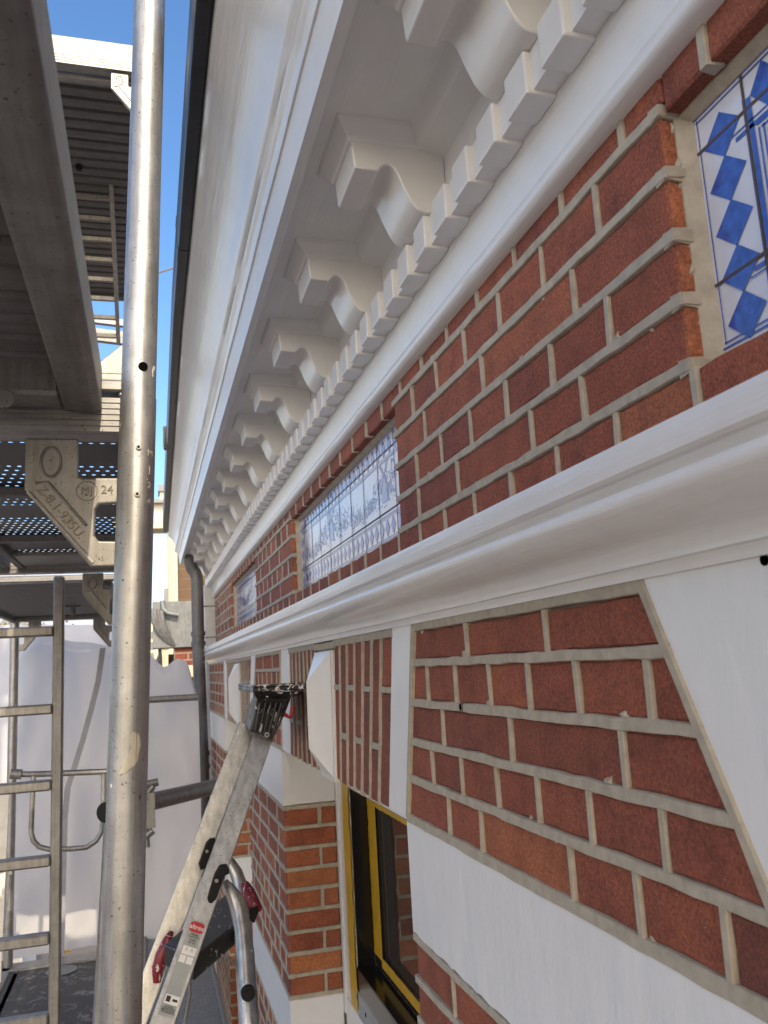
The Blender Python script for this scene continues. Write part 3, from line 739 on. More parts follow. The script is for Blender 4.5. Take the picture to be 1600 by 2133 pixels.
def keystone(y0, y1, lbl):
    mb = MB(); mb.box(XL + .013, 1.3, y0 + .02, y1 - .02, -.54, .121, 1); ribbon(mb, FL, (y0 - .03, .102), (y1 + .03, .102), .036, mat=1); c = (y0 + y1) / 2; zt, zb = .075, -.572; X0, XP, XR = XL + .2, XL - .012, XL - .105
    tp_ = .0; bt = .06
    yl_ = lambda y, z: y + (.06 if y < c else -.06) * (zt - z) / (zt - zb)
    base = [(X0, y0, zt), (X0, y1, zt), (X0, y1 - bt, zb), (X0, y0 + bt, zb)]
    fr = [(XP, y0, zt), (XP, y1, zt), (XP, y1 - bt, zb), (XP, y0 + bt, zb)]
    mb.add(base + fr, [(0, 1, 2, 3), (0, 4, 5, 1), (1, 5, 6, 2), (2, 6, 7, 3), (3, 7, 4, 0), (4, 5, 6, 7)])
    i_ = .03
    rb = [(XP - .001, y0 + i_, zt - .0), (XP - .001, y1 - i_, zt - .0), (XP - .001, y1 - bt - i_ * .6, zb + .02), (XP - .001, y0 + bt + i_ * .6, zb + .02)]
    r1, r2 = (XR, c, zt - .155), (XR, c, zb + .16)
    mb.add(rb + [r1, r2], [(0, 1, 4), (2, 3, 5), (3, 0, 4, 5), (1, 2, 5, 4), (0, 3, 2, 1)])
    o = mb.build('keystone', ['trim_white', 'mortar'], house, bevel=.004); o['label'] = lbl; return o
keystone(4.20, 4.68, 'nearer white diamond-pointed keystone above the taped window'); keystone(8.72, 9.2, 'farther white diamond-pointed keystone')

# ---- windows
def window(y0, y1, taped, lbl):
    XF, XG = 1.275, 1.395
    zt, zb = -.52, -2.30; zi = -.80; zo = onx(762, 2040, XF).z
    jf = 5.68 + (y1 - 6.08); jn = y0 + .40          # far and near cheeks of the frame
    mb = MB(); mb.box(1.262, 1.50, y1, y1 - .03, zb, zt, 0); mb.box(XF, 1.50, y1 - .03, jf, zb, zt, 0, .008); mb.box(XF - .012, XF + .02, y1 - .03, y1 - .06, zb, zt, 0, .004)
    mb.box(XF, 1.50, y0, jn, zb, zt, 0, .008); mb.box(XF, 1.50, jn, jf, zi, zt, 0); mb.box(XF + .001, 1.50, jn, jf, zb, zo, 0)
    fr = mb.build('window_frame', ['trim_white'], house); fr['label'] = lbl
    t_ = .006; bl = 'black_paint' if taped else 'trim_white'
    mb = MB(); mb.box(XF + .004, XG, jf - t_, jf + .001, zo, zi, 0); mb.box(XF - .004, XG, jn, jf - t_, zo - .001, zo + t_, 0); mb.box(XF - .006, XF + .003, jn, jf, zo - .13, zo, 0, .002)
    mb.box(XF + .004, XG, jn, jf - t_, zi - t_, zi, 0); mb.build('rebate', [bl], fr)
    mb = MB(); sw = .20
    mb.box(XG, 1.43, jf - t_, jf - sw, zo + t_, zi - t_, 0, .006); mb.box(XG, 1.43, jn, jn + sw, zo + t_, zi - t_, 0, .006)
    mb.box(XG + .002, 1.43, jn + sw, jf - sw, zo + t_, zo + .10, 0, .005); mb.box(XG + .002, 1.43, jn + sw, jf - sw, zi - .10, zi - t_, 0, .005)
    mb.build('sash', [bl], fr)
    mb = MB(); mb.box(1.412, 1.42, jn + sw - .02, jf - sw + .02, zo + .08, zi - .08, 0); mb.build('pane', ['glass'], fr)
    mb = MB(); mb.box(1.5, 1.56, y0, y1, zb, zt, 0); mb.build('dark_room', ['dark_room'], fr)
    if taped:
        mb = MB()
        def tp(y0_, y1_, z0_, z1_, x, jag=1):
            k = 40; v = []; vert = abs(z1_ - z0_) > abs(y1_ - y0_)
            for i in range(k + 1):
                f = i / k
                if vert: z = z0_ + (z1_ - z0_) * f; v += [(x - .001 * rnd(), y0_ + jit(.022) * jag, z), (x, y1_, z)]
                else: y = y0_ + (y1_ - y0_) * f; v += [(x - .001 * rnd(), y, z0_ + jit(.006) * jag), (x, y, z1_)]
            mb.add(v, [(2 * i, 2 * i + 1, 2 * i + 3, 2 * i + 2) for i in range(k)])
        tp(jf - .012, jf + .17, onx(735, 2088, XF).z, zi + .02, XF - .014)
        tp(jf - .015, jf - sw - .01, zo + .08, zi - .01, XG - .004, .3); tp(jf - sw + .01, jn + sw, zo + .10, zo + .04, XG - .003, .4); tp(jf - sw + .01, jn + sw, zi - .105, zi - .02, XG - .003, .4)
        o = mb.build('masking_tape', ['tape'], fr); sol = o.modifiers.new('thickness', 'SOLIDIFY'); sol.thickness = .0008
    zs_ = zo - .13; mb = MB(); mb.box(XF - .010, 1.5, y0, jf - .03, zs_ - .15, zs_ - .002, 0, .006); mb.tube([(XF - .0105, jf - .22, zs_ - .07), (XF - .012, jf - .22, zs_ - .07)], .014, 14, 2)
    mb.box(1.268, 1.498, y0, y1 - .033, -2.9, zs_ - .152, 1); mb.build('window_sill', ['sill', 'trim_white', 'void'], fr)
window(3.06, 6.08, True, 'window with yellow masking tape and fresh black paint')
window(8.2, 10.68, False, 'far window behind the stepladder')

# ------------------------------------------------------------------ downpipe
px_, py_ = .705, 12.6
dp = thing('downpipe', 'grey zinc downpipe at the far end of the white cornice', 'downpipe', (px_, py_, -H))
mb = MB(); mb.tube([(.60, py_ - .05, 1.72), (.60, py_ - .05, 1.62), (.63, py_, 1.52), (.68, py_, 1.44), (px_, py_, 1.36), (px_, py_, .45), (px_ + .03, py_, -1.2), (px_ + .05, py_, -3.5), (px_ + .05, py_, -H)], .088, 20)
mb.build('pipe', ['zinc_pipe'], dp, smooth=50)
for z in (.56, .42, -1.12, -1.3):
    mb = MB(); mb.tube([(px_ + (.0 if z > 0 else .03), py_, z - .03), (px_ + (.0 if z > 0 else .03), py_, z + .03)], .104, 20); mb.build('collar', ['zinc_pipe'], dp, smooth=50)
for z, xe in ((.50, 1.0), (.95, 1.0)):
    mb = MB(); mb.tube([(px_, py_, z), (xe, py_ - .05, z)], .012, 8); mb.build('bracket_pin', ['galv'], dp, smooth=50)

# ------------------------------------------------------------------ scaffold
PT, PB = Vector((.062, 2.745, 3.6)), Vector((-.149, 2.42, -3.28))
def pole_at(z): f = (z - PB.z) / (PT.z - PB.z); return PB + (PT - PB) * f
def gusset(parent, ox, oy, oz, flip=1, textd=False):
    pts = [(-.255, 0), (-.105, 0), (-.105, -.118), (-.092, -.122), (.006, -.122), (.012, -.125), (.012, -.200), (-.045, -.204), (-.055, -.222), (-.057, -.300), (-.045, -.316), (.012, -.318), (.014, -.394), (-.068, -.394), (-.255, -.158)]
    mb = MB(); poly = [(ox + flip * x, oz + z) for x, z in pts]
    mb.prism(poly, 1, oy, oy + .022, 0)
    g = mb.build('gusset_plate', ['alu'], parent, bevel=.006)
    # pressed ring and ribs
    mb = MB()
    ring = []
    for k in range(25):
        t_ = k / 24 * 2 * math.pi; ring.append((ox + flip * (-.182 + .028 * math.cos(t_)), oy, oz - .075 + .045 * math.sin(t_)))
    mb.tube(ring, .005, 6, cap=False)
    mb.tube([(ox + flip * -.225, oy, oz - .14), (ox + flip * -.19, oy, oz - .135), (ox + flip * -.08, oy, oz - .27)], .005, 6)
    mb.tube([(ox + flip * -.245, oy, oz - .165), (ox + flip * -.062, oy, oz - .382)], .007, 6)
    mb.build('pressed_rib', ['alu'], g, smooth=60)
    if textd:
        mtx = frame((ox - .155, oy - .002, oz - .225), (.62, 0, -.78), (.78, 0, .62)); text('embossed_number', 'Z-8.1-935U', .040 * S, mtx, 'ink_soft', g)
        mtx = frame((ox - .080, oy - .002, oz - .163), (1, 0, 0), (0, 0, 1)); text('embossed_mark', 'MJ', .034 * S, mtx, 'ink_soft', g)
        mtx = frame((ox - .022, oy - .002, oz - .160), (1, 0, 0), (0, 0, 1)); text('embossed_year', '24', .036 * S, mtx, 'ink_soft', g)
        mb = MB(); cc = [(ox - .080 + .030 * math.cos(k / 20 * 2 * math.pi), oy - .001, oz - .163 + .030 * math.sin(k / 20 * 2 * math.pi)) for k in range(21)]
        mb.tube(cc, .0013, 5, cap=False); mb.build('embossed_circle', ['ink_soft'], g)
    return g
M['ink_soft'] = make_plain('stamped_recess', (.22, .195, .155), .6)

# nearest frame
f1 = thing('scaffold_portal', 'nearest aluminium scaffold frame with big upright tube, ribbed transom and stamped gusset', 'scaffolding', (PB.x, PB.y, -3.28), 'aluminium scaffold frames')
zj = .855
mb = MB(); mb.tube([PB, pole_at(-2), pole_at(0), pole_at(zj - .01)], .0545, 40)
st = mb.build('standard_tube', ['alu_pole'], f1, smooth=50)
mb = MB(); mb.tube([pole_at(zj - .012), pole_at(1.5), PT], .0525, 40); ut = mb.build('upper_standard_tube', ['alu_pole'], f1, smooth=50)
for z in (.675, .53):       # rivets and bolt hole
    c = pole_at(z); mb = MB(); mb.tube([c + Vector((.006, -.050, 0)), c + Vector((.006, -.060, 0))], .008, 12); mb.tube([c + Vector((.006, -.060, 0)), c + Vector((.006, -.0605, 0))], .004, 10, 1); mb.build('rivet', ['alu', 'void'], st)
c = pole_at(.935); mb = MB(); mb.tube([c + Vector((.012, -.045, 0)), c + Vector((.012, -.0538, 0))], .0145, 18); mb.build('bolt_hole', ['void'], ut)
for i, ch in enumerate('MJ24'):
    c = pole_at(.66 - .05 * i); th = math.radians(46)
    mtx = frame((c.x + .0552 * math.sin(th), c.y - .0552 * math.cos(th), c.z), (math.cos(th), math.sin(th), 0), (0, 0, 1))
    text('stamped_mark', ch, .028 * S, mtx, 'smear', st)
th = math.radians(24); mb = MB(); mb.tube([pole_at(z) + Vector((.0545 * math.sin(th), -.0545 * math.cos(th), 0)) for z in (-3.2, .6)], .0011, 6); mb.build('seam', ['ink_soft'], st)
mb = MB(); rg = random.Random(5)         # dried smear of paint wrapped round the tube
prof_s = [(.0, 10, 20), (.02, 6, 34), (.05, 4, 38), (.08, 10, 40), (.11, 4, 36), (.14, 2, 34), (.17, -6, 28), (.195, -18, 14), (.215, -26, 2), (.225, -22, -12)]
v = []
for dz, t0, t1 in prof_s:
    c = pole_at(-.15 - dz * .5)
    for k in range(7):
        th = math.radians(t0 + (t1 - t0) * k / 6 + rg.uniform(-1.5, 1.5)); v.append((c.x + .0552 * math.sin(th), c.y - .0552 * math.cos(th), c.z + rg.uniform(-.003, .003)))
mb.add(v, [(i * 7 + k, i * 7 + k + 1, i * 7 + k + 8, i * 7 + k + 7) for i in range(len(prof_s) - 1) for k in range(6)])
o = mb.build('paint_smear', ['smear'], st, smooth=60); sol = o.modifiers.new('t', 'SOLIDIFY'); sol.thickness = .0006
# ribbed transom
mb = MB(); zz = [.735 + .11 * k / 12 for k in range(13)]; tp_ = []
for k in range(12): tp_ += [(2.600 + (0 if k % 2 == 0 else .004), zz[k] + .001), (2.600 + (0 if k % 2 == 0 else .004), zz[k + 1] - .001)]
xE = at(258, 875, 2.6).x; mb.prism(tp_ + [(2.72, .845), (2.72, .735)], 0, -1.72, xE, 0); mb.build('transom', ['alu_x'], f1)
mb = MB(); c = pole_at(.79)      # weld bead round the transom end
mb.tube([(xE - .01, 2.61, .856), (xE + .004, 2.604, .845), (xE + .007, 2.602, .79), (xE + .003, 2.604, .738), (xE - .012, 2.61, .728)], .010, 8)
mb.tube([(xE + .0, 2.62, .868), (xE + .018, 2.624, .85), (xE + .022, 2.624, .78), (xE + .016, 2.622, .73), (xE + .0, 2.62, .70)], .006, 8); mb.build('weld_bead', ['alu'], f1, smooth=60)
gusset(f1, -.093, 2.635, .722, 1, True)
mb = MB(); mb.box(-.15, -.062, 2.61, 2.69, .868, .905, 0, .006); mb.box(-1.7, -.062, 2.63, 2.70, .905, .935, 0, .006); mb.build('deck_rail', ['alu_x'], f1)
mb = MB(); mb.prism([(-.062, .925), (-.062, 1.03), (-.075, 1.03), (-.19, .925)], 1, 2.64, 2.66, 0); mb.build('stiffener_plate', ['alu'], f1, bevel=.004)
mb = MB(); mb.tube([(-.055, 2.63, 1.03), (-.058, 2.625, .97), (-.052, 2.62, .90), (-.058, 2.62, .86)], .011, 8); mb.build('weld_bead', ['alu'], f1, smooth=60)
mb = MB(); mb.tube([(-1.72, 2.66, -3.28), (-1.72, 2.66, 3.4)], .054, 24); mb.build('standard_tube', ['alu_pole'], f1, smooth=50)
def rear_frame(xi, xo, Y, zt, lbl, z0=-3.28, z1=3.3, tilt=0.0):
    f = thing('scaffold_portal', lbl, 'scaffolding', (xi, Y, z0), 'aluminium scaffold frames')
    mb = MB(); mb.tube([(xi + tilt * (z0 - zt), Y, z0), (xi + tilt * (z1 - zt), Y, z1)], .054, 20); mb.build('standard_tube', ['alu_pole'], f, smooth=50)
    mb = MB(); mb.tube([(xo, Y, z0), (xo + .0, Y, z1)], .054, 20); mb.build('standard_tube', ['alu_pole'], f, smooth=50)
    mb = MB()
    zz = [zt + .11 * k / 8 for k in range(9)]; pp = []
    for k in range(8): pp += [(Y - .05 + (0 if k % 2 == 0 else .005), zz[k] + .001), (Y - .05 + (0 if k % 2 == 0 else .005), zz[k + 1] - .001)]
    mb.prism(pp + [(Y + .06, zt + .11), (Y + .06, zt)], 0, xo + .05, xi - .05, 0); mb.build('transom', ['alu_x'], f)
    gusset(f, xi - .055, Y - .02, zt - .01, 1); gusset(f, xo + .055, Y - .02, zt - .01, -1)
    return f
rear_frame(-.16, -1.66, 6.75, .80, 'second scaffold frame, its gusset just left of the nearest upright tube', tilt=.055)
rear_frame(-.36, -1.60, 11.5, .80, 'farthest scaffold frame with its outer upright at the left edge', z1=.95)
ug_ = at(231, 150, 7.03); rear_frame(ug_.x + .31, -1.66, 7.05, ug_.z + .01, 'upper level scaffold frame carrying the high deck against the sky', 3.9, 8.0)

def ribs_deck(mb, x0, x1, y0, y1, z, pitch=.115, amp=.012, mat=0):
    n = int((y1 - y0) / pitch); pf = []
    for k in range(n):
        a = y0 + (y1 - y0) * k / n; p_ = (y1 - y0) / n
        pf += [(a, z), (a + p_ * .62, z), (a + p_ * .68, z + amp), (a + p_ * .92, z + amp), (a + p_ * .97, z)]
    mb.prism(pf + [(y1, z), (y1, z + .035), (y0, z + .035)], 0, x0, x1, mat)
# near deck overhead
nd = thing('scaffold_deck', 'ribbed scaffold deck overhead at the left, with heavy side beam running towards the camera', 'scaffold deck', (-.9, 1, .8), 'scaffold decks')
mb = MB(); pr_ = [(-.128, .800), (-.128, .925), (-.140, .94), (-.225, .94), (-.225, .89), (-.205, .88), (-.198, .84), (-.235, .815), (-.235, .795), (-.195, .792), (-.150, .79)]
mb.sweep(pr_, [-3.5, 2.59], 0)
mb.sweep([(-.225, .905), (-.225, .945), (-.30, .945), (-.30, .93)], [-3.5, 2.59], 0)
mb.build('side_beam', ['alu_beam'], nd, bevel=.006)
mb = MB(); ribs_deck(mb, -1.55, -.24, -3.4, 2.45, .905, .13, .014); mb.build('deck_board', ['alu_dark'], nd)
mb = MB(); mb.box(-1.55, -.235, 2.45, 2.58, .80, .92, 0, .01)
mb.build('end_beam', ['galv'], nd)
mb = MB(); c = at(8, 832, 2.449); mb.tube([c, c - Vector((0, .003, 0))], .026, 20); mb.build('hole_plate', ['alu_x'], nd)
mb = MB(); mb.sweep([(x - 1.4, z) for x, z in pr_], [-3.5, 2.59], 0); mb.build('side_beam', ['alu'], nd)

# perforated decks in the next bay
for i, (x0, x1) in enumerate(((-.92, -.05), (-1.70, -.97))):
    d = thing('scaffold_deck', ('perforated metal deck right behind the stamped gusset, light showing through its holes', 'outer perforated deck at the left edge behind the ribbed transom')[i], 'scaffold deck', ((x0 + x1) / 2, 4.6, .84), 'scaffold decks')
    mb = MB(); mb.add([(x0, 2.75, .875), (x1, 2.75, .875), (x1, 6.68, .875), (x0, 6.68, .875)], [(0, 1, 2, 3)]); mb.build('perforated_sheet', ['perf'], d)
    for xb in (x0, x1 - .05):
        mb = MB(); mb.box(xb, xb + .05, 2.73, 6.70, .83, .93, 0, .008); mb.build('side_beam', ['alu_dark'], d)
    for yb in (4.0, 5.35):
        mb = MB(); mb.box(x0 + .05, x1 - .05, yb, yb + .10, .83, .872, 0, .006); mb.build('cross_member', ['alu_dark'], d)
    mb = MB(); mb.box(x0 + .05, x1 - .05, 6.1, 6.68, .845, .87, 0); mb.build('end_plate', ['galv'], d)
# deck of the third bay, with hatch
d = thing('scaffold_deck', 'dark underside of the third deck beyond the ladder, sunlit front edge', 'scaffold deck', (-.95, 9.5, .78), 'scaffold decks')
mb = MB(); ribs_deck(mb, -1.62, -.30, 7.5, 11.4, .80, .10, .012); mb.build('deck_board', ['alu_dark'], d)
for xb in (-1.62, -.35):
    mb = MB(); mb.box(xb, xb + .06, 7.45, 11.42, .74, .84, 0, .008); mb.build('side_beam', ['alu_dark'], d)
mb = MB(); mb.box(-1.7, -.25, 7.34, 7.46, .80, .855, 0, .01); mb.build('front_rail', ['alu_x'], d)
mb = MB(); mb.box(-1.56, -.36, 11.2, 11.4, .745, .80, 0, .01); mb.build('end_beam', ['galv'], d)
mb = MB(); mb.tube([(-.78, 9.8, .80), (-.78, 9.8, .70)], .03, 10); mb.box(-.86, -.70, 9.76, 9.84, .775, .795); mb.build('hatch_latch', ['galv'], d)
# upper deck against the sky
d = thing('scaffold_deck', 'high ribbed deck with pale front beam against the blue sky, top left', 'scaffold deck', (-.9, 9.4, 5.6), 'scaffold decks')
mb = MB(); UZ = ug_.z + .03
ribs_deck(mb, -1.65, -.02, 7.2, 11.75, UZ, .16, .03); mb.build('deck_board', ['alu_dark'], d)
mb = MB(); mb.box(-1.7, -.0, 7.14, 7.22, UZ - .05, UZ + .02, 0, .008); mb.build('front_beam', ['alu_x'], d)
mb = MB(); za_, zb_, zc_ = at(190, 78, 7.2).z, at(190, 104, 7.2).z, at(190, 138, 7.2).z
mb.box(-1.7, 0, 7.22, 7.27, zb_ + .01, za_, 0, .01); mb.build('toe_board', ['galv'], d)
mb = MB(); mb.box(-1.7, 0, 7.18, 7.26, zc_, zb_, 0, .01); mb.build('front_beam', ['alu_beam'], d)
mb = MB(); mb.box(-1.65, -.02, 11.75, 11.85, UZ - .05, UZ + .1, 0, .01); mb.build('end_beam', ['alu_dark'], d)
# hatch ladder hanging under the upper deck
hl = thing('hatch_ladder', 'narrow ladder hanging under the high deck against the sky', 'ladder', (-.5, 10, 4.3))
r0, r1 = at(227, 285, 8.6), at(247, 715, 10.2)
mb = MB(); mb.bar(r0, r1, .045, .07, 0, (1, 0, 0)); mb.build('stile', ['alu'], hl)
mb = MB(); mb.bar(Vector(r0) - Vector((.72, 0, .0)), Vector(r1) - Vector((.72, 0, .0)), .045, .07, 0, (1, 0, 0)); mb.build('stile', ['alu'], hl)
for k in range(10):
    p = Vector(r0).lerp(Vector(r1), .08 + k * .098); mb = MB(); mb.bar(p, p - Vector((.72, 0, 0)), .05, .045, 0, (0, 1, 0)); mb.build('rung', ['alu'], hl)
mb = MB(); c = onz(165, 300, 5.58); mb.tube([c, c - Vector((0, 0, .30))], .035, 10, radii=[.05, .03]); mb.build('latch', ['black'], hl)
# distant rungs of another lift seen under it
fr_ = thing('scaffold_railing', 'distant pale scaffold rails seen in the gap below the high deck', 'railing', (-.6, 13, 5.0))
for yy_ in (665, 690, 702):
    mb = MB(); p, q = at(150, yy_ - 4, 13), at(262, yy_ + 10, 13); mb.bar(p, q, .1, .1, 0, (0, 1, 0)); mb.build('rail', ['alu_x' if yy_ < 680 else 'galv'], fr_)

# access ladder, vertical stile at left
al = thing('access_ladder', 'upright scaffold ladder with wide flat rungs in front of the white sheeting', 'ladder', (-1.1, 6.95, -3.28))
mb = MB(); mb.box(-.695, -.618, 6.92, 7.02, -3.28, .80, 0, .012); mb.build('stile', ['alu_stile'] if 'alu_stile' in M else ['galv'], al)
mb = MB(); mb.box(-1.56, -1.48, 6.92, 7.02, -3.28, .80, 0, .012); mb.build('stile', ['galv'], al)
for z in (.37, -.21, -.76, -1.29, -1.82, -2.35, -2.88):
    mb = MB(); mb.box(-1.49, -.69, 6.90, 7.0, z - .03, z + .045, 0, .012); mb.build('rung', ['alu'], al)
# galvanised guard frame
ug = thing('guard_frame', 'rounded galvanised tube guard frame behind the access ladder', 'guard rail', (-1, 9.6, -2))
Y = 9.6; T_ = lambda x, y: at(x, y, Y)
mb = MB(); mb.tube([T_(30, 1612), T_(60, 1613), T_(120, 1611), T_(225, 1607)], .030, 12); mb.tube([T_(22, 1612), T_(45, 1613)], .05, 12); mb.build('top_rail', ['galv'], ug, smooth=50)
pts = [T_(70, 1615), T_(66, 1700), T_(65, 1735), T_(70, 1752), T_(82, 1764), T_(102, 1769), T_(150, 1768), T_(180, 1765), T_(200, 1752), T_(212, 1732), T_(215, 1700), T_(216, 1612)]
mb = MB(); mb.tube(pts, .026, 12); mb.build('loop', ['galv'], ug, smooth=60)
# tube end cap seen left of the upright
tt = thing('tie_tube', 'grey scaffold tie tube running from behind the big upright to the brick wall', 'scaffold tube', (.1, 3.5, -.7))
A = at(221, 1692, 5.3); B = at(480, 1631, 6.9)
mb = MB(); mb.tube([A, B], .055, 24); mb.build('tube', ['galv'], tt, smooth=50)
mb = MB(); dd_ = (A - B).normalized(); mb.tube([A - dd_ * .03, A + dd_ * .006], .057, 24); mb.build('end_cap', ['black'], tt, smooth=40)
cp = at(304, 1682, 5.3)
mb = MB(); V2 = lambda a, b, c: cp + Vector((a, b, c)) * 1.75
mb.hexa([V2(-.03, -.04, -.06), V2(.03, -.04, -.06), V2(.03, .08, -.06), V2(-.03, .08, -.06), V2(-.03, -.04, .05), V2(.028, -.04, .05), V2(.028, .08, .05), V2(-.03, .08, .05)])
mb.tube([V2(-.01, -.03, .03), V2(.025, -.03, .07)], .016, 8); mb.tube([V2(-.03, -.02, .07), V2(.04, -.02, .08)], .022, 8)
mb.tube([V2(.0, -.03, -.05), V2(.005, -.03, -.12)], .014, 8); mb.tube([V2(-.02, -.03, -.10), V2(.022, -.03, -.07)], .02, 8)
mb.build('coupler', ['galv'], tt, smooth=40)
# far horizontal tube by the downpipe
ht = MB(); ht.tube([at(285, 1459, 11.2), at(412, 1452, 11.2)], .042, 16); ho = ht.build('scaffold_tube', ['galv'], None, smooth=50)
tag(ho, 'thin horizontal scaffold tube between the big upright and the downpipe', 'scaffold tube')
# left edge fittings on the far outer standard
lf = thing('side_guard', 'pale aluminium side guard post with clips at the left edge', 'guard rail', (-1.7, 11.2, -3.2))
mb = MB(); mb.bar(at(10, 1650, 11), at(-8, 2050, 11), .10, .05, 0, (1, 0, 0)); mb.build('post', ['offwhite'], lf)
mb = MB(); mb.bar(at(0, 1816, 10.6), at(26, 1806, 10.6), .05, .04, 0, (0, 1, 0)); mb.bar(at(21, 1808, 10.6), at(23, 1822, 10.6), .03, .03, 0, (0, 1, 0)); mb.build('clip', ['alu_x'], lf)

# lower deck
ld1 = thing('scaffold_deck', 'paint-spattered black plywood deck underfoot, bottom left, with metal edge', 'scaffold deck', (-.95, 7, -3.3), 'scaffold decks')
mb = MB(); mb.box(-1.56, -.18, 2.6, 11.35, -3.31, -3.275, 0); mb.build('plywood_board', ['ply'], ld1)
for x0, x1, y0, y1 in ((-1.66, -1.56, 2.6, 11.6), (-.18, -.10, 2.6, 11.6), (-1.66, -.1, 11.35, 11.62)):
    mb = MB(); mb.box(x0, x1, y0, y1, -3.34, -3.255, 0, .008); mb.build('edge_profile', ['alu_x'], ld1)
mb = MB()
for k in range(2): mb.box(-1.50 + k * .0, -1.46, 9.0, 11.25, -3.276, -3.268, 0); 
mb.box(-1.46, -.22, 9.0, 9.04, -3.275, -3.268, 0); mb.build('hatch_trim', ['alu_x'], ld1)
mb = MB(); c = onz(128, 2022, -3.27); mb.tube([c, c + Vector((0, 0, .006))], .17, 28); mb.build('round_patch', ['zinc'], ld1)
mb = MB(); c = onz(132, 1983, -3.25); mb.box(c.x - .09, c.x + .09, c.y - .03, c.y + .03, -3.254, -3.24, 0); mb.build('orange_scrap', ['tape'], ld1)
ld2 = thing('scaffold_deck', 'grey steel deck with pressed bumps beside the downpipe, under the stepladder', 'scaffold deck', (.25, 7, -3.3), 'scaffold decks')
mb = MB(); mb.box(-.08, .70, 2.6, 12.2, -3.33, -3.27, 0)
mb.build('steel_plank', ['bumps'] if 'bumps' in M else ['zinc'], ld2)
for x in (-.08, .66):
    mb = MB(); mb.box(x, x + .04, 2.6, 12.2, -3.268, -3.235, 0, .006); mb.build('edge_profile', ['galv'], ld2)

# sheeting
def sheet(x0, x1, Y, topf, zb, name, lbl, depth=.2, nx=90, nz=110):
    mb = MB(); v = []
    for i in range(nx + 1):
        x = x0 + (x1 - x0) * i / nx; zt = topf(x)
        for j in range(nz + 1):
            f = j / nz; z = zt + (zb - zt) * f
            p = Vector((x * 1.1, z * .55, Y))
            d = noise.noise(p * 1.3) * depth + noise.noise(p * 3.6 + Vector((4, 1, 2))) * depth * .22
            tens = abs(math.sin((x - x0) * 1.9 + z * .35)) ** 6 * .05
            d += tens + .06 * noise.noise(Vector((x * 2.2 + z * 1.1, z * .5 - x * .6, 3)))
            if f < .03: d += (0.03 - f) * 2
            v.append((x, Y + d, z))
    mb.add(v, [(i * (nz + 1) + j, (i + 1) * (nz + 1) + j, (i + 1) * (nz + 1) + j + 1, i * (nz + 1) + j + 1) for i in range(nx) for j in range(nz)])
    o = mb.build(name, ['sheet'], None, smooth=180); tag(o, lbl, 'sheeting'); return o
def lerpf(pts):
    def f(x):
        if x <= pts[0][0]: return pts[0][1]
        for (a, b), (c, d) in zip(pts, pts[1:]):
            if x <= c:
                t = (x - a) / (c - a); t = t * t * (3 - 2 * t); return b + (d - b) * t
        return pts[-1][1]
    return f
top1 = lerpf([(-1.8, .30), (-1.31, .60), (-.9, .50), (0, .30), (.22, .11), (.40, .21), (.50, .17), (.66, -.30)])
sh1 = sheet(-1.72, .66, 11.95, top1, -3.3, 'scaffold_sheeting', 'white plastic sheeting hung across the far end of the scaffold')
sh2 = sheet(-2.6, -.5, 14.0, lerpf([(-2.6, .9), (0, .82), (1.2, .75)]), -3.0, 'scaffold_sheeting', 'paler second sheet of plastic farther back, above the first sheet', .06, 30, 40)
sp_ = MB(); pts = [at(215, 1350, 11.7), at(205, 1420, 11.7), at(190, 1480, 11.7), at(172, 1545, 11.7), at(155, 1600, 11.7), at(142, 1640, 11.7), at(136, 1700, 11.7), at(133, 1800, 11.7), at(128, 1985, 11.75)]
for p in pts: p.y -= .06
v = []
for p in pts: v += [(p.x - .035, p.y, p.z), (p.x + .035, p.y, p.z)]
sp_.add(v, [(2 * i, 2 * i + 1, 2 * i + 3, 2 * i + 2) for i in range(len(pts) - 1)])
M['strap'] = make_plain('grey_strap', (.33, .34, .38), .6)
so = sp_.build('strap', ['strap'], sh1); sol = so.modifiers.new('t', 'SOLIDIFY'); sol.thickness = .002

# ------------------------------------------------------------------ stepladder
LZ = -3.27
sl = thing('stepladder', 'paint-spattered aluminium stepladder with black top tray, leaning near the brick pier', 'stepladder', (0, 4.5, LZ))
def extend(p, q, z): t = (z - p.z) / (q.z - p.z); return p + (q - p) * t
n0, n1 = at(550, 1530, 4.85), at(338, 2133, 4.30); g0, g1 = at(517, 1510, 5.35), at(305, 2070, 5.0)
n1 = extend(n0, n1, LZ); g1 = extend(g0, g1, LZ)
def rail(p, q, w, dpt, name):
    mb = MB(); d = (q - p).normalized(); side = Vector((0, 1, 0)); 
    # front web seen from the camera side plus two flanges: an extruded channel
    wx = (Vector((1, 0, 0)) - d * d.x).normalized(); nn = d.cross(wx).normalized()
    if nn.y > 0: nn = -nn
    sec = [(-w / 2, 0), (w / 2, 0), (w / 2, dpt), (w / 2 - .012, dpt), (w / 2 - .012, .012), (-w / 2 + .012, .012), (-w / 2 + .012, dpt), (-w / 2, dpt)]
    v = []
    for c in (p, q):
        for a, b in sec: v.append(c + wx * a - nn * b)
    n = len(sec); mb.add(v, [(i, (i + 1) % n, n + (i + 1) % n, n + i) for i in range(n)] + [tuple(range(n - 1, -1, -1)), tuple(range(n, 2 * n))])
    return mb.build(name, ['ladder_alu'], sl, bevel=.004), wx, nn
rn, wx, nn = rail(n0, n1, .108, .06, 'stile'); rf, _, _ = rail(g0, g1, .115, .06, 'stile')
for (p_, q_, par_) in ((n0, n1, rn), (g0, g1, rf)):
    for off_ in (-.040, .041):
        mb = MB(); mb.bar(p_ + wx * off_ + nn * .001, q_ + wx * off_ + nn * .001, .006, .004, 0, tuple(wx)); mb.build('ridge', ['ladder_alu'], par_)
